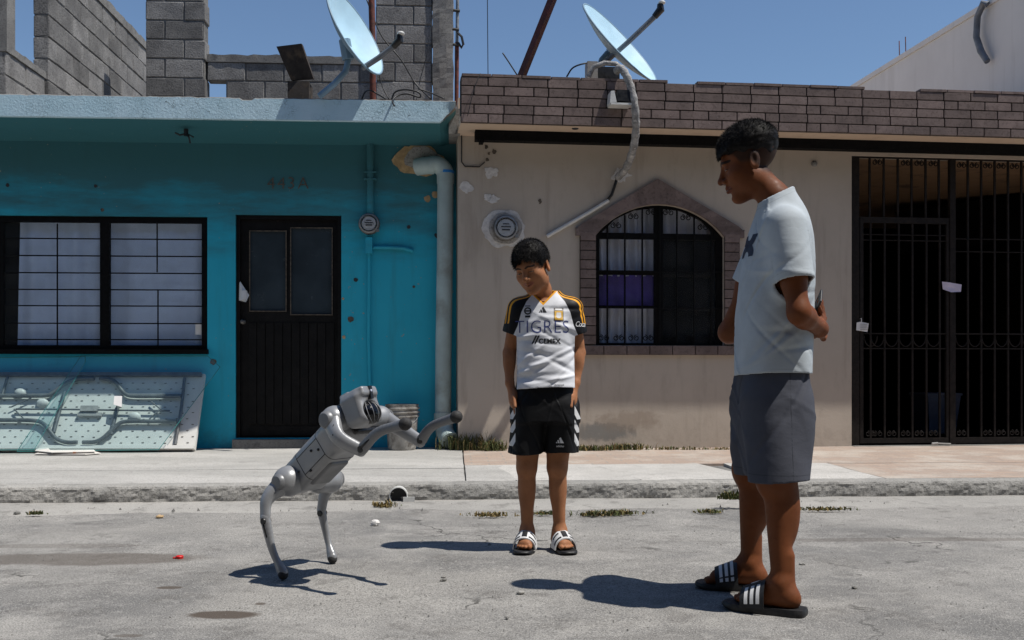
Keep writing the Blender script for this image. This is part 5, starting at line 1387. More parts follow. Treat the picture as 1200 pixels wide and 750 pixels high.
def project_marks(T, parent, name, target, pts2, faces, org, ux, uz, d, mat, off=.0008, label=None):
    """lay flat lettering onto a garment by casting along d (all in the person's own space)"""
    bv = target
    bm_ = bmesh.new(); vs = [bm_.verts.new((x,0,z)) for x,z in pts2]
    for f in faces:
        try: bm_.faces.new([vs[i] for i in f])
        except ValueError: pass
    bmesh.ops.triangulate(bm_, faces=bm_.faces)
    for _ in range(4):
        lg = [e for e in bm_.edges if e.calc_length() > .0045]
        if not lg: break
        bmesh.ops.subdivide_edges(bm_, edges=lg, cuts=1)
        bmesh.ops.triangulate(bm_, faces=bm_.faces)
    bad = []
    for v in bm_.verts:
        o = org + ux*v.co.x + uz*v.co.z; h = bv.ray_cast(o - d*.4, d)
        if h[0] is None: bad.append(v); continue
        v.co = h[0] - d*off + h[1]*(.0002)
    if bad: bmesh.ops.delete(bm_, geom=bad, context='VERTS')
    me = bpy.data.meshes.new(name); bm_.to_mesh(me); bm_.free(); me.shade_smooth()
    return T.part(name, me, mat, parent, label=label)
def bvh_of(me):
    return BVHTree.FromPolygons([v.co.copy() for v in me.vertices], [tuple(p.vertices) for p in me.polygons])
def folds(seed, n, amp, zr, ang0=0, ang1=360, slope=(-.6,.6), w=(.010,.022), c=(0,0), ln=.35):
    """cloth folds: soft ridges wound around the body axis"""
    rs = np.random.RandomState(seed); L = []
    for i in range(n): L.append((rs.uniform(*zr), R(rs.uniform(ang0,ang1)), rs.uniform(*slope), rs.uniform(*w), amp*rs.uniform(.4,1)*rs.choice([-1,1]), ln*rs.uniform(.5,1.2)))
    def fn(x,y,z):
        th = np.arctan2(y-c[1], x-c[0]); out = 0
        for z0,a0,sl,ww,am,le in L:
            dt = (th-a0+np.pi)%(2*np.pi)-np.pi; s_ = dt*.14
            out = out - am*np.exp(-((z-z0-sl*s_)/ww)**2 - (s_/le*2.2)**2)
        return out
    return fn
def hair_strands(me, vh_from_body, cond, n, ln, seed, Rh, toff, scale, dirfn, w=.0012):
    """short tapered strands standing on the hair cap"""
    rs = np.random.RandomState(seed); nv = len(me.vertices)
    co = np.empty(nv*3,np.float32); me.vertices.foreach_get('co',co); co = co.reshape(-1,3)
    no = np.empty(nv*3,np.float32); me.vertices.foreach_get('normal',no); no = no.reshape(-1,3)
    vh = vh_from_body(co); ok = np.where(cond(vh))[0]; pick = rs.choice(ok, n)
    V = []; F_ = []
    for i in pick:
        p = co[i] + rs.normal(0,.0012,3); nn = no[i]; l = ln(vh[i])*rs.uniform(.6,1.25)
        d = dirfn(vh[i], nn) + rs.normal(0,.28,3); d /= np.linalg.norm(d)
        s_ = np.cross(d, rs.normal(0,1,3)); s_ /= np.linalg.norm(s_)+1e-9; p0 = p - nn*.003
        p1 = p0 + (nn*.5+d*.5)*l*.5; p2 = p0 + nn*l*.25 + d*l*.95; o = len(V)
        V += [p0-s_*w, p0+s_*w, p1+s_*w*.8, p1-s_*w*.8, p2]; F_ += [(o,o+1,o+2,o+3),(o+3,o+2,o+4)]
    m2 = bpy.data.meshes.new('strands'); m2.from_pydata([tuple(map(float,q)) for q in V], [], F_); m2.shade_smooth(); return m2
# ================================================================== SHORTER BOY
BD = 4.62
bx0 = (639-CX)/F*BD
PB = Thing('person', 'boy in white and black football jersey, black shorts and slides, hands in pockets', 'person', WF, (bx0,BD,0), 'two people watching the robot dog')
PB.base = Vector((0,0,0))
hs = .955                                             # head scale
Rh = rot(0,0,-27) @ rot(21,0,0) @ rot(0,-9,0)        # turned to his right, looking down
th = np.array((-.062,-.062,1.306))
aR, aL = (-.084,.01,.098), (.066,.005,.098)
S = SDF((-.27,-.25,.0),(.27,.17,1.50),.0032)
S.loft([(.60,0,0,.115,.085),(.72,0,0,.125,.09),(.86,0,0,.108,.075),(1.0,0,0,.122,.08),(1.09,0,0,.118,.07),(1.15,0,.0,.07,.055)])
S.chain([(0,.012,1.12),(-.022,-.010,1.21),(-.048,-.035,1.265)],[.050,.043,.046],.03)
for sx, el, wr, hd in ((-1,(-.168,.028,.915),(-.165,-.012,.775),(-.145,-.035,.70)),(1,(.160,.028,.915),(.140,-.012,.775),(.118,-.035,.70))):
    sh = (sx*.128,.0,1.105)
    S.cone(sh,el,.037,.028,.03).cone(el,wr,.028,.020,.012).ell(tuple((np.array(el)+np.array(wr))/2+np.array((0,0,.035))),(.026,.027,.05),.02)
    S.cone(wr,hd,.022,.026,.015,fl=(1.25,.9,1)).ell(hd,(.022,.034,.042),.015)
    for k in range(4): S.cone((hd[0],hd[1]-.024+.016*k,hd[2]-.03),(hd[0]-sx*.012,hd[1]-.022+.015*k,hd[2]-.085),.0085,.0075,.006)
    S.cone((hd[0],hd[1]-.03,hd[2]+.015),(hd[0]-sx*.004,hd[1]-.055,hd[2]-.03),.010,.008,.008)
for sx, hp_, kn, an in ((-1,(-.07,.0,.68),(-.086,-.008,.385),aR),(1,(.07,.0,.68),(.055,-.008,.385),aL)):
    S.cone(hp_,kn,.075,.048,.03)
    S.cone(kn,(an[0],an[1],an[2]),.041,.0265,.02).ell((kn[0],kn[1]-.018,kn[2]),(.034,.032,.04),.02)
    md = np.array(kn)*.68+np.array(an)*.32; S.ell((md[0],md[1]+.020,md[2]),(.035,.037,.085),.03)
foot(S, aR, -8, False, .88); foot(S, aL, 14, True, .88)
S.frame(Rh, th, hs); head_prims(S); S.frame()
me, v = S.mesh('body')
vh = ((v-th) @ Rh)/hs
headmask = (np.linalg.norm(vh,axis=1) < .2) & (v[:,2] > 1.13)
vh2 = np.where(headmask[:,None], vh, 9.0)
face_attrs(me, vh2, .006, .62)
setattr_(me,'stub', np.where(headmask, np.maximum(.022-(vh[:,1]-(-.012))*.35-(vh[:,2]-.0)*.7, -.02)+.0*vh[:,0], .05) if False else np.full(len(v),.05))
body = PB.part('body', me, MT['skin_boy'])
# hair: thick fringe combed forward
def hair_mesh(Rh, th, hs, fn, grow, lo=(-.11,-.13,-.07), hi=(.11,.13,.15), h=.003, amp=.004, taper=.0, tz=.05):
    H = SDF(np.array(lo),np.array(hi),h)
    H.ell((0,.014,.042),(.073+grow,.096+grow,.082+grow)).ell((0,-.035,.02),(.060+grow*.7,.052+grow*.6,.05+grow),.02)
    ph = RS.uniform(0,6.28,40); dr = RS.normal(0,1,(40,3)); fq = RS.uniform(120,420,40)
    def nz(x,y,z):
        o = 0
        for i in range(14):
            d = dr[i]/np.linalg.norm(dr[i])*fq[i]; o = o + np.sin(x*d[0]+y*d[1]+z*d[2]+ph[i])
        return o/14*amp*1.8
    H.field(nz); H.field(lambda x,y,z: taper*np.clip((tz-z)/.05,0,1)*(y > -.06) + 0*x); H.cut(fn)
    me, v = H.mesh('hair'); vb = (v*hs) @ Rh.T + th
    me.vertices.foreach_set('co', vb.astype(np.float32).ravel()); me.update(); return me, v
def hl_boy(x,y,z):                                   # <=0 keeps hair
    front = .050 + .008*np.sin(x*70+1.0) + .006*np.sin(x*190) - .16*np.maximum(0,np.abs(x)-.05)
    side = -.012 + .004*np.sin(y*160)
    back = -.055 + 0*x
    lim = np.where(y < -.052, front, np.where(y < -.020, front + (side-front)*np.clip((y+.052)/.032,0,1), np.where(y < .02, side+.028, np.where(y<.05, side+.028 + (back-side-.028)*np.clip((y-.02)/.03,0,1), back))))
    return lim - z + 0*x
me, v = hair_mesh(Rh, th, hs, hl_boy, .010, amp=.0018)
hair = PB.part('hair', me, MT['hair'])
toh = lambda co: ((co-th) @ Rh)/hs
fw = Rh @ np.array((0,-1,0)); upv = Rh @ np.array((0,0,1))
st = hair_strands(me, toh, lambda q: (q[:,2] > .0), 15000, lambda q: .014 if q[1] < .03 else .010, 5, Rh, th, hs, lambda q, n: fw*.9*(1 if q[1] < .02 else .2) + n*.35 - upv*(.55 if q[1] < -.05 else .1), .0006)
PB.part('hair_strands', st, MT['hair'], hair, kind='stuff')

# jersey
J = SDF((-.27,-.17,.70),(.27,.17,1.26),.0032)
J.loft([(.70,.0,.0,.154,.124),(.76,0,0,.150,.122),(.86,0,0,.137,.108),(.98,0,0,.137,.098),(1.07,0,.002,.137,.094),(1.13,0,.004,.126,.082),(1.170,0,.008,.098,.068),(1.20,0,.01,.070,.060),(1.235,0,.012,.058,.054)])
for sx, el in ((-1,np.array((-.168,.028,.915))),(1,np.array((.160,.028,.915)))):
    sh = np.array((sx*.120,.002,1.118)); J.cone(sh, sh+(el-sh)*.62, .057, .054, .04, fl=(1,.95,1))
J.field(folds(3, 14, .0062, (.74,.95), 180, 360, (-.9,.9), (.008,.018))); J.field(folds(8, 12, .0045, (.95,1.12), 180, 360, (-.8,.8), (.008,.016)))
J.field(folds(21, 8, .004, (.74,1.1), 0, 180))
J.field(lambda x,y,z: .0035*np.exp(-((z-.80-.55*(x+.10))/.012)**2)*(y<0) - .0035*np.exp(-((z-.83-.50*(x+.10))/.012)**2)*(y<0) + .003*np.exp(-((z-.90-.45*(x-.02))/.011)**2)*(y<0))
def hole(x,y,z):                                     # neck opening with a V at the front
    e = np.sqrt((x/.058)**2+((y-.008)/.056)**2)*.057-.057
    vv = np.maximum(np.abs(x+.012)*1.0 - (z-1.142)*.95, y-.0)
    vv = np.maximum(vv, 1.142-z)
    return np.minimum(np.maximum(e, 1.172-z), vv)
J.shell(.006)
J.cut(lambda x,y,z: z-1.203-.10*(y-.0)+0*x)
J.cut(lambda x,y,z: -hole(x,y,z))
J.cut(lambda x,y,z: .752 + .006*np.sin(x*14+1) - z + 0*y)
for sx, el in ((-1,np.array((-.168,.028,.915))),(1,np.array((.160,.028,.915)))):
    sh = np.array((sx*.118,.002,1.105)); dd = (el-sh)/np.linalg.norm(el-sh); cc = sh+dd*.105
    J.cut(lambda x,y,z,dd=dd,cc=cc,sx=sx: np.where(sx*x > .135+0*y+0*z, (x-cc[0])*dd[0]+(y-cc[1])*dd[1]+(z-cc[2])*dd[2], -1))
me, v = J.mesh('jersey')
ax = np.abs(v[:,0]+.0); bnd = np.interp(v[:,2], [.98,1.04,1.10,1.15,1.19],[.155,.128,.112,.088,.056])
setattr_(me,'sleeve', np.where(v[:,2] > .97, bnd-ax, .05))
rd = polyd(np.c_[ax,v[:,1],v[:,2]], [(.062,.004,1.200),(.105,.004,1.178),(.152,.004,1.135),(.180,.010,1.06)])
q = np.where(v[:,2] > 1.05, np.minimum(np.abs(rd-.024)-.0048, np.abs(rd-.044)-.0046), .05)
setattr_(me,'stripe', np.where(bnd-ax < .002, q, .05))
setattr_(me,'collar', hole(v[:,0],v[:,1],v[:,2])-.011)
jersey = PB.part('jersey', me, MT['jersey'])
bvJ = bvh_of(me)
# lettering and marks on the jersey
UX, UZ, DN = Vector((1,0,0)), Vector((0,0,1)), Vector((0,1,0))
def jp(px, py): d = BD-.1; return Vector(((px-CX)/F*d - bx0, 0, CZ-(py-HY)/F*d))
def jt(txt, px, py, size, mat, off=0, shear=0, space=1.0, xs=1.0, name='lettering', label=None):
    v2, f2 = text2d(txt, size, off, shear, space); v2 = [(x*xs,z) for x,z in v2]
    return project_marks(PB, jersey, name, bvJ, v2, f2, jp(px,py), UX, UZ, DN, MT[mat], label=label)
jt('TIGRES', 635.5, 383.5, .083, 'jersey_print_blue', -.0012, 0, 1.05, .92, label='large dark blue word across the chest')
jt('CEMEX', 644, 400, .030, 'print_black', .0012, 0, 1.05, 1.0, label='small black sponsor word below the chest')
def poly_mark(polys, px, py, mat, name='emblem', parent=None, bv=None, label=None):
    v2 = []; f2 = []
    for pl in polys:
        o = len(v2); v2 += pl; f2.append(tuple(range(o,o+len(pl))))
    return project_marks(PB, parent or jersey, name, bv or bvJ, v2, f2, jp(px,py), UX, UZ, DN, MT[mat], label=label)
poly_mark([[(-.016,-.019),(-.008,-.019),(.010,.019),(.002,.019)],[(-.004,-.019),(.004,-.019),(.022,.019),(.014,.019)]], 627, 398, 'print_black', label='two slanting black bars')
def adi(s): return [[(-1.0*s,-.6*s),(-.62*s,-.6*s),(-.78*s,-.22*s)] , [(-.5*s,-.6*s),(-.08*s,-.6*s),(-.40*s,.20*s),(-.66*s,.03*s)], [(.04*s,-.6*s),(.9*s,-.6*s),(.12*s,.8*s),(-.25*s,.55*s)]]
poly_mark(adi(.019), 636.5, 363, 'print_black', label='small black three bar emblem on the chest')
def ringp(r0, r1, n=18, cx=0, cz=0): return [[(cx+r0*math.cos(6.283*i/n),cz+r0*math.sin(6.283*i/n)),(cx+r1*math.cos(6.283*i/n),cz+r1*math.sin(6.283*i/n)),(cx+r1*math.cos(6.283*(i+1)/n),cz+r1*math.sin(6.283*(i+1)/n)),(cx+r0*math.cos(6.283*(i+1)/n),cz+r0*math.sin(6.283*(i+1)/n))] for i in range(n)]
poly_mark(ringp(.011,.017)+[[(-.013,-.003),(.013,-.003),(.013,.003),(-.013,.003)],[(-.012,-.030),(.012,-.030),(.012,-.021),(-.012,-.021)],[(-.012,.021),(.012,.021),(.012,.025),(-.012,.025)]], 618.5, 364, 'print_black', label='round black badge on the chest')
poly_mark([[(-.022,-.030),(.022,-.030),(.022,.030),(-.022,.030)]], 655, 368, 'meter_rim', label='rectangular club badge')
o_ = poly_mark([[(-.019,-.027),(.019,-.027),(.019,.016),(-.019,.016)]], 655, 368, 'print_gold')
for v_ in o_.data.vertices: v_.co.y -= .0008
o_ = poly_mark([[(-.012,-.012),(-.004,-.018),(.004,-.018),(.012,-.012),(.010,.008),(-.010,.008)],[(-.016,.019),(.016,.019),(.016,.027),(-.016,.027)]], 655, 368, 'print_white')
for v_ in o_.data.vertices: v_.co.y -= .0014
jt('Coca', 681, 379.5, .034, 'print_white', .0, .25, .8, .8, label='white script on the black sleeve')
jt('climacool', 655, 451, .012, 'print_black', .0, 0, 1, 1)

# shorts
K_ = SDF((-.24,-.18,.42),(.24,.18,.80),.0034)
K_.loft([(.60,0,0,.158,.114),(.68,0,0,.152,.108),(.74,0,0,.140,.102),(.77,0,0,.134,.098),(.79,0,0,.132,.096)])
for sx, bt in ((-1,(-.096,-.004,.42)),(1,(.074,-.004,.42))):
    K_.loft([(.42,bt[0],bt[1],.078,.094),(.52,(bt[0]+sx*.074)/2,0,.079,.096),(.62,sx*.074,0,.082,.102),(.68,sx*.072,0,.084,.102),(.74,sx*.06,0,.07,.08),(.78,sx*.05,0,.05,.06)], .02, p=2.2)
K_.field(folds(5, 12, .0035, (.46,.74), 180, 360, (-3,3), (.009,.016), ln=.2)); K_.field(folds(6, 7, .005, (.46,.74), 0, 180, (-1.6,1.6), (.010,.022)))
K_.field(lambda x,y,z: .004*np.sin(np.arctan2(y,np.abs(x)-.08)*5+z*9)*np.clip((.66-z)/.2,0,1))
for sx in (-1,1): K_.cone((sx*.152,-.03,.755),(sx*.138,-.065,.68),.018,.008,.012,'s')
K_.shell(.007); K_.cut(lambda x,y,z: .453+.006*np.sin(x*18)-.012*np.clip(np.abs(x)-.05,0,1)-z+0*y)
me, v = K_.mesh('shorts')
ax = np.abs(v[:,0]-.0); st_ = np.full(len(v),.05)
ff = np.where(v[:,0] < 0, -v[:,0]-.108, v[:,0]-.100)
u = (v[:,2]-.655) + (ff-.03)*1.9
for k, c0 in enumerate((0,-.062,-.124)):
    st_ = np.minimum(st_, np.maximum(np.abs(u-c0)-.020, np.maximum(np.abs(v[:,2]-(.655+c0))-.045, .031-ff)))
setattr_(me,'stripe', np.where((v[:,1] < .06), st_, .05))
shorts = PB.part('shorts', me, MT['black_shorts'])
bvK = bvh_of(me)
poly_mark(adi(.019), 656.5, 516.5, 'print_white', parent=shorts, bv=bvK, label='white three bar emblem on the shorts leg')
v2, f2 = text2d('adidas', .014); project_marks(PB, shorts, 'lettering', bvK, v2, f2, jp(656.5,523), UX, UZ, DN, MT['print_white'])
mk = [(.43,.57,-.7,.7,'print_black'),(.10,.38,-.75,-.45,'print_black'),(.62,.90,-.75,-.45,'print_black'),(.16,.36,.35,.6,'print_black'),(.64,.84,.35,.6,'print_black')]
sandal(PB, 'slide_sandal', aR, -8, False, .90, 'strap_white', mk); sandal(PB, 'slide_sandal', aL, 14, True, .90, 'strap_white', mk)

# ================================================================== TALLER BOY
TX, TY, TP = .91, 3.61, -88.0
PT = Thing('person', 'taller boy in pale grey shirt and grey shorts seen from the side, hands behind back', 'person', WF, (TX,TY,0), 'two people watching the robot dog')
PT.base = Vector((0,0,0)); PT.o.rotation_euler.z = R(TP); PT.o.scale = (.94,.95,1.0)
hs2 = 1.11
Rh2 = rot(0,0,-13) @ rot(17,0,0)
th2 = np.array((-.050,-.042,1.598))
bL, bR = (.19,.012,.105), (-.19,.0,.105)
S = SDF((-.40,-.28,.0),(.40,.36,1.80),.0040)
S.loft([(.74,0,.03,.13,.10),(.90,0,.04,.135,.105),(1.02,0,.045,.135,.105),(1.2,0,.055,.165,.115),(1.32,0,.06,.165,.10),(1.42,0,.06,.10,.075)])
S.chain([(0,.080,1.37),(-.012,.050,1.46),(-.035,-.006,1.54)],[.060,.052,.050],.04)
shL, elL, wrL = np.array((.165,.040,1.345)), np.array((.228,.066,1.035)), np.array((.085,.190,.985))
shR, elR, wrR = np.array((-.170,.075,1.35)), np.array((-.285,-.060,.985)), np.array((-.045,.205,.985))
for a_, b_, c_ in ((shL,elL,wrL),(shR,elR,wrR)):
    S.cone(a_-np.array((.02*np.sign(a_[0]),0,.02)),b_,.040,.040,.03).cone(b_,c_,.041,.028,.02).ell(b_*.75+c_*.25,(.042,.042,.042),.02).ell(a_*.45+b_*.55,(.045,.048,.08),.03)
# left hand holds the right wrist behind the back
def hand(S, wr, dirv, side, s=1.0, curl=.5, phone=False):
    d = np.array(dirv,float); d /= np.linalg.norm(d); sd = np.array(side,float); sd -= d*(sd@d); sd /= np.linalg.norm(sd); nn = np.cross(d,sd)
    pc = wr + d*.055*s
    S.cone(wr, pc, .030*s, .036*s, .02).cone(pc-sd*.02*s, wr+d*.092*s-sd*.028*s, .021*s, .015*s, .015).cone(pc+sd*.02*s, wr+d*.092*s+sd*.028*s, .021*s, .015*s, .015)
    for k, (o, l) in enumerate(((-.032,.066),(-.011,.075),(.011,.070),(.031,.055))):
        a = wr + d*.094*s + sd*o*s; b = a + (d*(1-curl*.5)+nn*curl*.9)*l*.5*s; c = b + (d*(1-curl*1.4)+nn*curl*1.3)*l*.48*s
        S.cone(a,b,.0105*s,.0095*s,.006).cone(b,c,.0095*s,.008*s,.005)
    a = wr + d*.03*s - sd*.030*s; b = a + (d*.6-sd*.7+nn*.25)*.045*s; c = b + (d*.9-sd*.15+nn*.4)*.034*s
    S.cone(a,b,.014*s,.011*s,.012).cone(b,c,.011*s,.009*s,.006)
    return pc, d, sd, nn
hL = hand(S, wrL, (-.80,.10,.28), (0,-.3,1), .95, .55)
hR = hand(S, wrR, (.62,.10,.62), (-.5,.25,.6), .95, .30)
hp2 = ((.072,.038,.83),(-.072,.038,.83)); knL, knR = (.160,.0,.47), (-.160,-.005,.47)
for hp_, kn, an in ((hp2[0],knL,bL),(hp2[1],knR,bR)):
    S.cone(hp_,kn,.060,.066,.04).cone(kn,an,.048,.033,.03).ell((kn[0],kn[1]-.02,kn[2]-.01),(.049,.047,.06),.03)
    md = np.array(kn)*.66+np.array(an)*.34; S.ell((md[0]-.006,md[1]+.040,md[2]+.01),(.039,.045,.125),.04)
    ak = np.array(an); S.cone(ak+np.array((0,.028,.09)), ak+np.array((0,.030,.0)),.020,.020,.025)
foot(S, bL, -32, True, 1.17); foot(S, bR, -14, False, 1.17)
S.frame(Rh2, th2, hs2); head_prims(S); S.frame()
me, v = S.mesh('body')
vh = ((v-th2) @ Rh2)/hs2
hm = (np.linalg.norm(vh,axis=1) < .2) & (v[:,2] > 1.42)
vh2 = np.where(hm[:,None], vh, 9.0); face_attrs(me, vh2, -.001, .6)
lim = np.interp(vh[:,1], [-.07,-.045,-.03,.0,.03,.06,.10],[.05,.030,.0,-.004,-.042,-.060,-.064])
setattr_(me,'stub', np.where(hm & (vh[:,1] > -.075), lim-vh[:,2], .05))
PT.part('body', me, MT['skin_teen'])
def hl_teen(x,y,z):
    lim = np.interp(y, [-.11,-.07,-.045,-.02,.03,.075,.12],[.050,.046,.040,.030,.024,.008,.004]) + .004*np.sin(y*150)+.003*np.sin(x*120)
    return lim - z + 0*x
me, v = hair_mesh(Rh2, th2, hs2, hl_teen, .014, hi=(.12,.14,.17), amp=.0022, taper=.013, tz=.065)
hair2 = PT.part('hair', me, MT['hair'])
toh2 = lambda co: ((co-th2) @ Rh2)/hs2
fw2 = Rh2 @ np.array((0,-1,0)); up2 = Rh2 @ np.array((0,0,1))
st = hair_strands(me, toh2, lambda q: (q[:,2] > .035), 16000, lambda q: .011 if q[2] > .07 else .007, 9, Rh2, th2, hs2, lambda q, n: fw2*.5*(1 if q[1] < -.02 else .1) + n*.6 + up2*.2 + RS.normal(0,.45,3), .0006)
PT.part('hair_strands', st, MT['hair'], hair2, kind='stuff')
# shirt
J = SDF((-.40,-.22,.76),(.40,.34,1.52),.0042)
J.loft([(.76,0,.036,.180,.140),(.84,0,.037,.180,.141),(.95,0,.040,.176,.141),(1.08,0,.046,.172,.138),(1.22,0,.056,.172,.132),(1.32,0,.064,.162,.118),(1.39,0,.070,.124,.100),(1.44,0,.068,.088,.082),(1.475,-.006,.056,.070,.071),(1.50,-.012,.050,.066,.068)], p=2.25)
T0 = J.D.copy()
for sx, a_, b_ in ((1,shL,elL),(-1,shR,elR)):
    J.cone(a_+np.array((-sx*.02,.0,-.01)), a_+(b_-a_)*.62, .080, .070, .05)
J.field(folds(31, 16, .0048, (.84,1.15), 0, 360, (-1.8,1.8), (.009,.016), ln=.22)); J.field(folds(37, 16, .004, (1.05,1.36), 0, 360, (-2.2,2.2), (.008,.014), ln=.18))
J.field(lambda x,y,z: (x>0)*(-.004*np.exp(-((z-1.02-1.1*(y-.06))/.014)**2-((y-.05)/.09)**2) + .004*np.exp(-((z-.99-1.0*(y-.06))/.012)**2-((y-.05)/.10)**2) - .0035*np.exp(-((z-.93-.7*(y-.02))/.012)**2-((y-.0)/.10)**2)))
J.field(lambda x,y,z: .0035*np.sin(np.arctan2(y-.03,x)*6+1+z*8)*np.clip((.98-z)/.15,0,1))
J.shell(.0075)
nk = np.array((-.010,.058,1.47)); nd = np.array((-.02,-.42,.91)); nd /= np.linalg.norm(nd)
J.cut(lambda x,y,z: (x-nk[0])*nd[0]+(y-nk[1])*nd[1]+(z-nk[2])*nd[2]-.008)
J.cut(lambda x,y,z: .822+.008*np.sin(y*9+x*6)-.02*(y-.03)-z)
for sx, a_, b_ in ((1,shL,elL),(-1,shR,elR)):
    dd = (b_-a_)/np.linalg.norm(b_-a_); cc = a_+dd*.205
    J.cut(lambda x,y,z,dd=dd,cc=cc,sx=sx: np.where(sx*x > .05, np.minimum((x-cc[0])*dd[0]+(y-cc[1])*dd[1]+(z-cc[2])*dd[2], T0-.012), -1))
me, v = J.mesh('shirt')
ddL = (elL-shL)/np.linalg.norm(elL-shL); dL = (v-(shL+ddL*.205))@ddL
hem = np.minimum(np.abs(v[:,2]-.842+.02*(v[:,1]-.03))-.0012, np.where(v[:,0] > .17, np.abs(dL+.022)-.0012, .05))
hem = np.minimum(hem, np.abs(((v-nk)@nd)+.012)-.0012)
setattr_(me,'hem',hem)
shirt = PT.part('shirt', me, MT['grey_shirt']); bvS = bvh_of(me)
# interlocking arcs on the chest
def arc(cx, cz, r0, r1, a0, a1, n=16, ex=1.0):
    P0 = [(cx+ex*(r0)*math.cos(R(a0+(a1-a0)*i/n)), cz+r0*math.sin(R(a0+(a1-a0)*i/n))) for i in range(n+1)]; P1 = [(cx+ex*r1*math.cos(R(a0+(a1-a0)*i/n)), cz+r1*math.sin(R(a0+(a1-a0)*i/n))) for i in range(n+1)]
    return [[P0[i],P1[i],P1[i+1],P0[i+1]] for i in range(n)]
pl = arc(0,.040,.020,.052,180,360,16,1.25) + arc(0,-.040,.020,.052,0,180,16,1.25)
v2 = []; f2 = []
for p_ in pl:
    o = len(v2); v2 += p_; f2.append(tuple(range(o,o+4)))
dS = Vector((-.05,1,0)).normalized()
project_marks(PT, shirt, 'emblem', bvS, v2, f2, Vector((.012,0,1.285)), Vector((1,.05,0)), Vector((0,0,1)), dS, MT['print_navy'], label='dark navy interlocking arcs emblem on the chest')
# shorts
K_ = SDF((-.34,-.22,.40),(.34,.28,.90),.0045)
K_.loft([(.455,0,.028,.115,.100),(.52,0,.032,.150,.112),(.60,0,.036,.178,.128),(.70,0,.036,.178,.131),(.78,0,.034,.172,.132),(.84,0,.035,.164,.126),(.90,0,.035,.160,.120)])
for sx, bt in ((1,(.152,.008,.40)),(-1,(-.152,.030,.40))):
    K_.loft([(.42,bt[0],bt[1]+.012,.094,.108),(.55,sx*.125,.026,.096,.116),(.66,sx*.105,.032,.098,.124),(.74,sx*.09,.03,.092,.128),(.82,sx*.07,.034,.078,.10),(.86,sx*.06,.034,.06,.08)], .03, p=2.3)
K_.field(folds(45, 12, .006, (.48,.82), 0, 360, (-2,2), (.012,.026)))
K_.field(lambda x,y,z: .0045*np.sin(np.arctan2(y-.02,np.abs(x)-.11)*4+z*7+1)*np.clip((.74-z)/.2,0,1))
K_.shell(.008); K_.cut(lambda x,y,z: .452+.006*np.sin(y*16)-z+0*x)
me, v = K_.mesh('shorts')
setattr_(me,'seam', np.minimum(np.where(v[:,0] > .05, np.abs(v[:,1]-.045-.03*(v[:,2]-.6))-.0015, .05), np.abs(v[:,2]-.478)-.0013))
PT.part('shorts', me, MT['grey_shorts'])
s3 = [(.08+.0,.92,-.62,-.34,'strap_white'),(.08,.92,-.12,.16,'strap_white'),(.08,.92,.38,.66,'strap_white')]
s3b = [(.06,.34,-.62,-.34,'strap_white'),(.06,.34,-.12,.16,'strap_white'),(.06,.34,.38,.66,'strap_white'),(.46,.60,-.30,.3,'strap_white')]
sandal(PT, 'slide_sandal', bL, -32, True, 1.21, 'rubber_black', s3b, sh_=.066); sandal(PT, 'slide_sandal', bR, -14, False, 1.21, 'rubber_black', s3, sh_=.066)
# phone held behind the back
pc, d_, sd_, nn_ = hR
c_ = Vector(pc + d_*.040 + nn_*.022); Mx = Matrix((sd_, d_, nn_)).transposed().to_4x4()
SP = SDF((-.05,-.09,-.015),(.05,.09,.015),.002); SP.rbox((0,0,0),(.037,.074,.0042),.0038); mp_, vp_ = SP.mesh('phone')
mp_.materials.append(MT['black_plastic'])
ph = bpy.data.objects.new('phone', mp_); COL.objects.link(ph)
ph.matrix_world = Matrix.Translation((TX,TY,0)) @ Matrix.Rotation(R(TP),4,'Z') @ Matrix.Diagonal((.94,.95,1,1)) @ Matrix.Translation(c_) @ Mx
tag(ph, 'dark phone held behind the back of the taller boy', 'phone')
# ================================================================== ROBOT DOG, reared up on its hind legs
MT['robot_grey'] = simple('robot_grey', (.30,.307,.32), .38, .10, 7, .25, .5, .04, 300)
MT['robot_dark'] = simple('robot_dark', (.19,.195,.205), .45, .10, 7, .25, .5, .04, 300)
MT['robot_black'] = simple('robot_black', (.012,.012,.013), .35, .3, 20, 0, .5, .05)
MT['visor'] = simple('visor', (.004,.004,.005), .07, .1, 5, 0, .6, 0)
MT['robot_rubber'] = simple('robot_rubber', (.028,.027,.027), .8, .3, 40)
MT['strip_white'] = simple('strip_white', (.55,.60,.75), .3, .1, bump=0)
RB = Thing('robot_dog', 'grey four legged robot dog reared up on its hind legs', 'robot', WF, (P(352,560,4.15).x,4.15,0))
RB.base = Vector((0,0,0)); rb0 = RB.o.location.copy()
def q(px,py,d): return P(px,py,d)-rb0
fN = Vector(ground(333,679,0)) - rb0; fF = Vector(ground(387,661,0)) - rb0
ax_ = (q(428,486,3.95)-q(352,566,4.15)).normalized()          # along the back, tail to head
lat = Vector((.55,.83,0)); lat = (lat - ax_*lat.dot(ax_)).normalized()   # towards the robot's left (far side)
dor = lat.cross(ax_).normalized()
if dor.z < 0: dor = -dor
rear, front = q(360,556,4.15), q(414,497,3.98)
def rmesh(build, lo, hi, h=.003):
    Q = SDF(lo, hi, h); build(Q); me, v = Q.mesh('part'); return me
RM = np.array((lat, dor, ax_)).T                                # columns: local x=lat, y=dorsal, z=axis
def place(me, org):
    M_ = Matrix((lat,dor,ax_)).transposed().to_4x4(); M_.translation = org; me.transform(M_)
    if M_.determinant() < 0: me.flip_normals()
    return me
LB = (front-rear).length; mid = (rear+front)/2
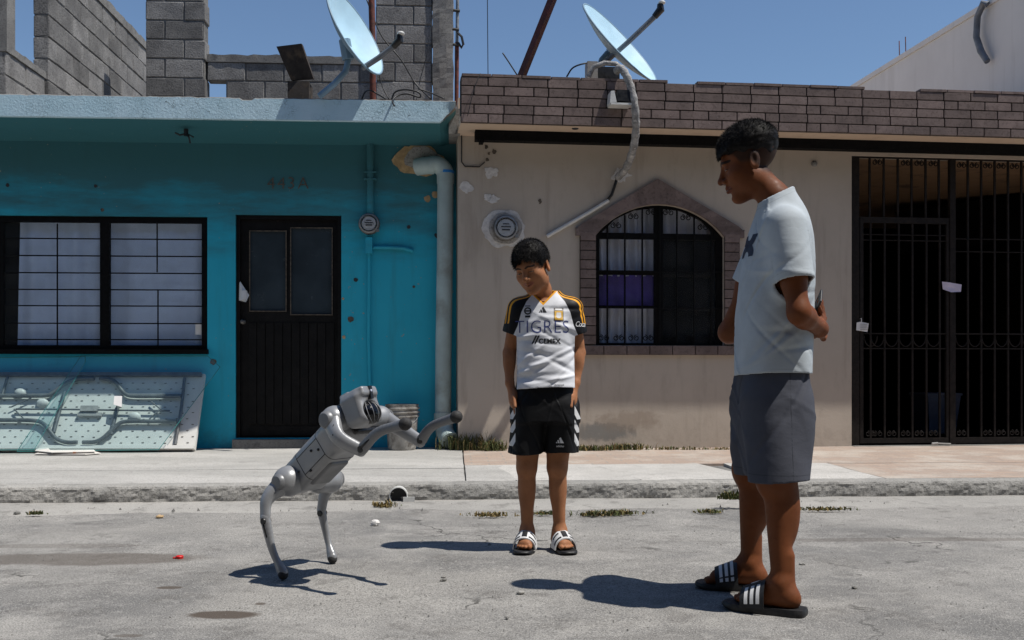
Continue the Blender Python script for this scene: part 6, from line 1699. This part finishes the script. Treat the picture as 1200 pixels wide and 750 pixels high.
def torso(Q):
    Q.rbox((0,0,0),(.082,.070,LB*.5+.035),.036).rbox((0,-.006,LB*.32),(.092,.066,.055),.04,.03)
    Q.rbox((0,.0,-LB*.5-.015),(.062,.052,.05),.03,.02)
    Q.rbox((0,.068,.0),(.050,.010,LB*.42),.010,.014)
body_o = RB.part('torso', place(rmesh(torso,(-.12,-.12,-LB*.5-.09),(.12,.12,LB*.5+.09)), mid), MT['robot_grey'])
RB.part('belly_plate', place(rmesh(lambda Q: Q.rbox((0,-.064,-.06),(.056,.016,.075),.013), (-.08,-.11,-.16),(.08,-.03,.06)), mid), MT['robot_dark'], body_o)
RB.part('rear_collar', place(rmesh(lambda Q: Q.rbox((0,0,-LB*.5-.012),(.076,.064,.014),.012), (-.1,-.1,-LB*.5-.05),(.1,.1,-LB*.5+.03)), mid), MT['robot_dark'], body_o)
RB.part('neck_collar', place(rmesh(lambda Q: Q.rbox((0,.0,LB*.5+.036),(.078,.074,.014),.012), (-.1,-.1,LB*.5-.01),(.1,.1,LB*.5+.07)), mid), MT['robot_black'], body_o)
for (u,w) in ((-.36,-.01),(-.05,.015),(.05,-.005),(-.2,-.045)):
    c_ = mid + ax_*LB*u + dor*w - lat*.083
    RB.part('screw', MB().sphere(c_, .006, 8, 5), MT['robot_black'], body_o)
def rrect(a, b, r, z, n=6):
    out = []
    for cx, cy, a0 in ((a-r,b-r,0),(-(a-r),b-r,90),(-(a-r),-(b-r),180),(a-r,-(b-r),270)):
        for i in range(n+1): w = R(a0+90*i/n); out.append(mid + lat*(cx+r*math.cos(w)) + dor*(cy+r*math.sin(w)) + ax_*z)
    return out + [out[0]]
for z in (-LB*.30, LB*.10): RB.part('panel_seam', MB().tube(rrect(.0822,.0702,.036,z), .0014, 5, False), MT['robot_black'], body_o, smooth=True)
for w in (.038,-.040): RB.part('panel_seam', MB().tube([mid - lat*.0822 + dor*w + ax_*z for z in (-LB*.30,-LB*.1,LB*.10)], .0014, 5), MT['robot_black'], body_o, smooth=True)
# head: wedge with a flat sloping top, dark strip on its front edge, round black visor below
hc = q(427,478,3.86)
hax = Vector((.78,-.47,.41)).normalized()            # the face looks along hax
def headf(Q):
    Q.rbox((0,.0,-.018),(.062,.062,.054),.024).rbox((0,.054,-.006),(.046,.018,.060),.010,.024).rbox((0,-.03,-.012),(.050,.036,.044),.024,.02)
    Q.ell((0,-.028,.046),(.054,.050,.036),.006,'s')
    Q.rbox((0,-.010,-.085),(.07,.080,.02),.015,.01,'s')
hl_ = lat - hax*lat.dot(hax); hl_.normalize(); hd_ = hl_.cross(hax).normalized()
if hd_.z < 0: hd_ = -hd_
def placeh(me, org):
    M_ = Matrix((hl_,hd_,hax)).transposed().to_4x4(); M_.translation = org
    me.transform(M_)
    if M_.determinant() < 0: me.flip_normals()
    return me
head_o = RB.part('head', placeh(rmesh(headf,(-.09,-.09,-.12),(.09,.10,.10),.0026), hc), MT['robot_grey'])
RB.part('visor', placeh(rmesh(lambda Q: Q.ell((0,-.030,.018),(.047,.044,.040)), (-.07,-.09,-.04),(.07,.04,.08),.0026), hc), MT['visor'], head_o)
for k in range(5):
    a0 = -1.0+.5*k
    pts = [hc + hl_*(.0482*math.sin(a0)*math.cos(b)) + hd_*(-.030+.0452*math.sin(b)) + hax*(.018+.0410*math.cos(a0)*math.cos(b)) for b in np.linspace(-1.2,1.2,11)]
    RB.part('grille_bar', MB().tube(pts,.0018,5), MT['robot_dark'], head_o, smooth=True)
RB.part('light_strip', MB().bar(hc+hd_*.070+hax*.050, hc+hd_*.020+hax*.040, .026, .014, hl_), MT['robot_black'], head_o)
RB.part('lens', MB().sphere(hc+hd_*.050+hax*.052-hl_*.0, (.009,.009,.009), 10, 6), MT['strip_white'], head_o, smooth=True)
RB.part('top_fin', placeh(rmesh(lambda Q: Q.rbox((0,.070,-.052),(.034,.012,.026),.009), (-.05,.05,-.09),(.05,.09,-.01),.003), hc), MT['robot_grey'], head_o)
# legs
def curve(pts, n=7):
    out = []
    for i in range(len(pts)-1):
        a, b = pts[i], pts[i+1]; p0 = pts[i-1] if i else a*2-b; p3 = pts[i+2] if i+2 < len(pts) else b*2-a
        for k in range(n):
            t_ = k/n; out.append(.5*((2*a)+(b-p0)*t_+(2*p0-5*a+4*b-p3)*t_*t_+(3*a-p0-3*b+p3)*t_**3))
    out.append(pts[-1]); return out
def limb(pts, rs, thin=1.0, h=.003):
    """blade-like limb: elliptical section, flattened along the sideways axis"""
    pp = curve([Vector(p) for p in pts]); rr = np.interp(np.linspace(0,1,len(pp)), np.linspace(0,1,len(rs)), rs)
    A_ = np.array([tuple(p) for p in pp]); lo = A_.min(0)-max(rs)-.02; hi = A_.max(0)+max(rs)+.02
    Q = SDF(lo,hi,h); l3 = np.array(lat)
    for i in range(len(pp)-1):
        a, b = A_[i], A_[i+1]; ab = b-a; L2 = max(1e-9, float(ab@ab)); r1, r2 = rr[i], rr[i+1]
        def fn(x,y,z,a=a,ab=ab,L2=L2,r1=r1,r2=r2):
            t_ = np.clip(((x-a[0])*ab[0]+(y-a[1])*ab[1]+(z-a[2])*ab[2])/L2,0,1)
            dx,dy,dz = x-a[0]-t_*ab[0], y-a[1]-t_*ab[1], z-a[2]-t_*ab[2]
            w = dx*l3[0]+dy*l3[1]+dz*l3[2]; d2 = dx*dx+dy*dy+dz*dz-w*w
            return np.sqrt(np.maximum(d2,0)+(w*thin)**2)-(r1+(r2-r1)*t_)
        rm = max(r1,r2); Q.op(fn, np.minimum(a,b)-rm, np.maximum(a,b)+rm, .004)
    return Q
def leg(hip, knee, ftp, kb, cb, rt, rc, hind, side, rm=.062):
    """hip motor, thigh, calf and rubber foot; kb / cb: bow points of thigh and calf"""
    hip, knee, ftp = Vector(hip), Vector(knee), Vector(ftp)
    l3 = np.array(lat)
    Q = SDF(np.array(hip)-.13, np.array(hip)+.13, .003)
    Q.cone(np.array(hip)+l3*.040*side, np.array(hip)-l3*.020*side, rm*.92, rm*.92); Q.ell(np.array(hip)-l3*.030*side,(rm,rm,rm),.015)
    me,_ = Q.mesh('hip_motor'); mo = RB.part('hip_motor', me, MT['robot_grey'])
    o3 = Vector(l3*.048*-side)
    RB.part('motor_cap', MB().lathe([(.0,.014),(.026,.012),(.034,.004),(.036,-.006)], hip-lat*side*(.030+rm*.90), 20, (Vector((0,0,1)).rotation_difference(-lat*side)).to_matrix()), MT['robot_dark'], mo, smooth=40)
    Q = limb([hip+o3*.9, Vector(kb)+o3*.8, knee+o3*.6], rt, 1.5)
    me,_ = Q.mesh('thigh'); th_ = RB.part('thigh', me, MT['robot_grey'])
    RB.part('knee_joint', MB().lathe([(.0,-.019),(.012,-.019),(.014,-.016),(.014,.016),(.012,.019),(.0,.019)], knee+o3*.6+(ftp-knee).normalized()*.012, 16, (Vector((0,0,1)).rotation_difference(lat)).to_matrix()), MT['robot_black'], th_, smooth=40)
    Q = limb([knee+o3*.6, Vector(cb)+o3*.4, ftp+o3*.2], rc, 1.35); me,_ = Q.mesh('calf'); cf = RB.part('calf', me, MT['robot_dark'] if not hind else MT['robot_grey'])
    kc = knee.lerp(Vector(cb),.10)+o3*.55-lat*side*rc[0]*.62; kd = knee.lerp(Vector(cb),.62)+o3*.48-lat*side*rc[1]*.62
    RB.part('linkage', MB().tube([kc,(kc+kd)/2,kd],[.008,.0065,.004],8), MT['robot_black'], cf, smooth=True)
    RB.part('panel_seam', MB().tube([hip.lerp(Vector(kb),.55)+o3*.86-lat*side*rt[1]*.69+(knee-hip).cross(lat).normalized()*w_ for w_ in (-.026,-.012,0,.012,.026)], .0013, 5), MT['robot_black'], th_)
    for f_ in (.16,.34): RB.part('screw', MB().sphere(Vector(kb).lerp(hip,f_)+o3*.8-lat*side*(rt[1]*.66), .005, 8, 5), MT['robot_black'], th_)
    Q = SDF(np.array(ftp+o3*.2)-.06, np.array(ftp+o3*.2)+.06, .0025); fd = (ftp-Vector(cb)).normalized(); c_ = np.array(ftp+o3*.2)
    Q.cone(c_+np.array(fd)*(.009 if hind else .004), c_+np.array(fd)*(.011 if hind else .006), .0205 if hind else .0245, .0200 if hind else .0235); me,_ = Q.mesh('foot'); RB.part('foot', me, MT['robot_rubber'], cf)
# hind legs (near = right side)
S1, S2 = 1, -1
leg(q(344,563,4.10), q(317,606,4.03), Vector((fN.x,fN.y,.030)), q(322,583,4.06), q(323,642,4.02), [.050,.037,.029,.025,.024], [.024,.021,.017,.0155,.0245], True, S1, .062)
leg(q(381,563,4.27), q(371,599,4.31), Vector((fF.x,fF.y,.030)), q(373,580,4.29), q(379,628,4.32), [.044,.033,.026,.023,.022], [.022,.018,.0155,.0145,.0240], True, S2, .056)
# front legs stretched forward like arms
leg(q(398,491,3.90), q(429,527,3.80), q(476,497,3.66), q(405,512,3.83), q(448,506,3.73), [.044,.036,.031,.028,.025], [.024,.021,.019,.018,.021], False, S1, .052)
leg(q(440,490,4.03), q(487,518,3.92), q(532,489,3.80), q(465,505,3.97), q(503,500,3.87), [.040,.033,.029,.026,.024], [.022,.020,.018,.017,.020], False, S2, .048)
# ================================================================== unseen dark house added across the street to darken the shade
MT['dark_blocker'] = simple('dark_blocker', (.035,.030,.027), .9, .3, 3)
O_ = Thing('house', 'unseen dark house block added behind the viewer to cut light', 'house', WF, (0,-2.0,0))
O_.part('wall', MB().box((-18,-9,0),(18,-2.0,7.6)), MT['dark_blocker'])
O_.part('blocker_top', MB().box((-18.1,-9.1,7.602),(18.1,-1.9,7.8)), MT['dark_blocker'])
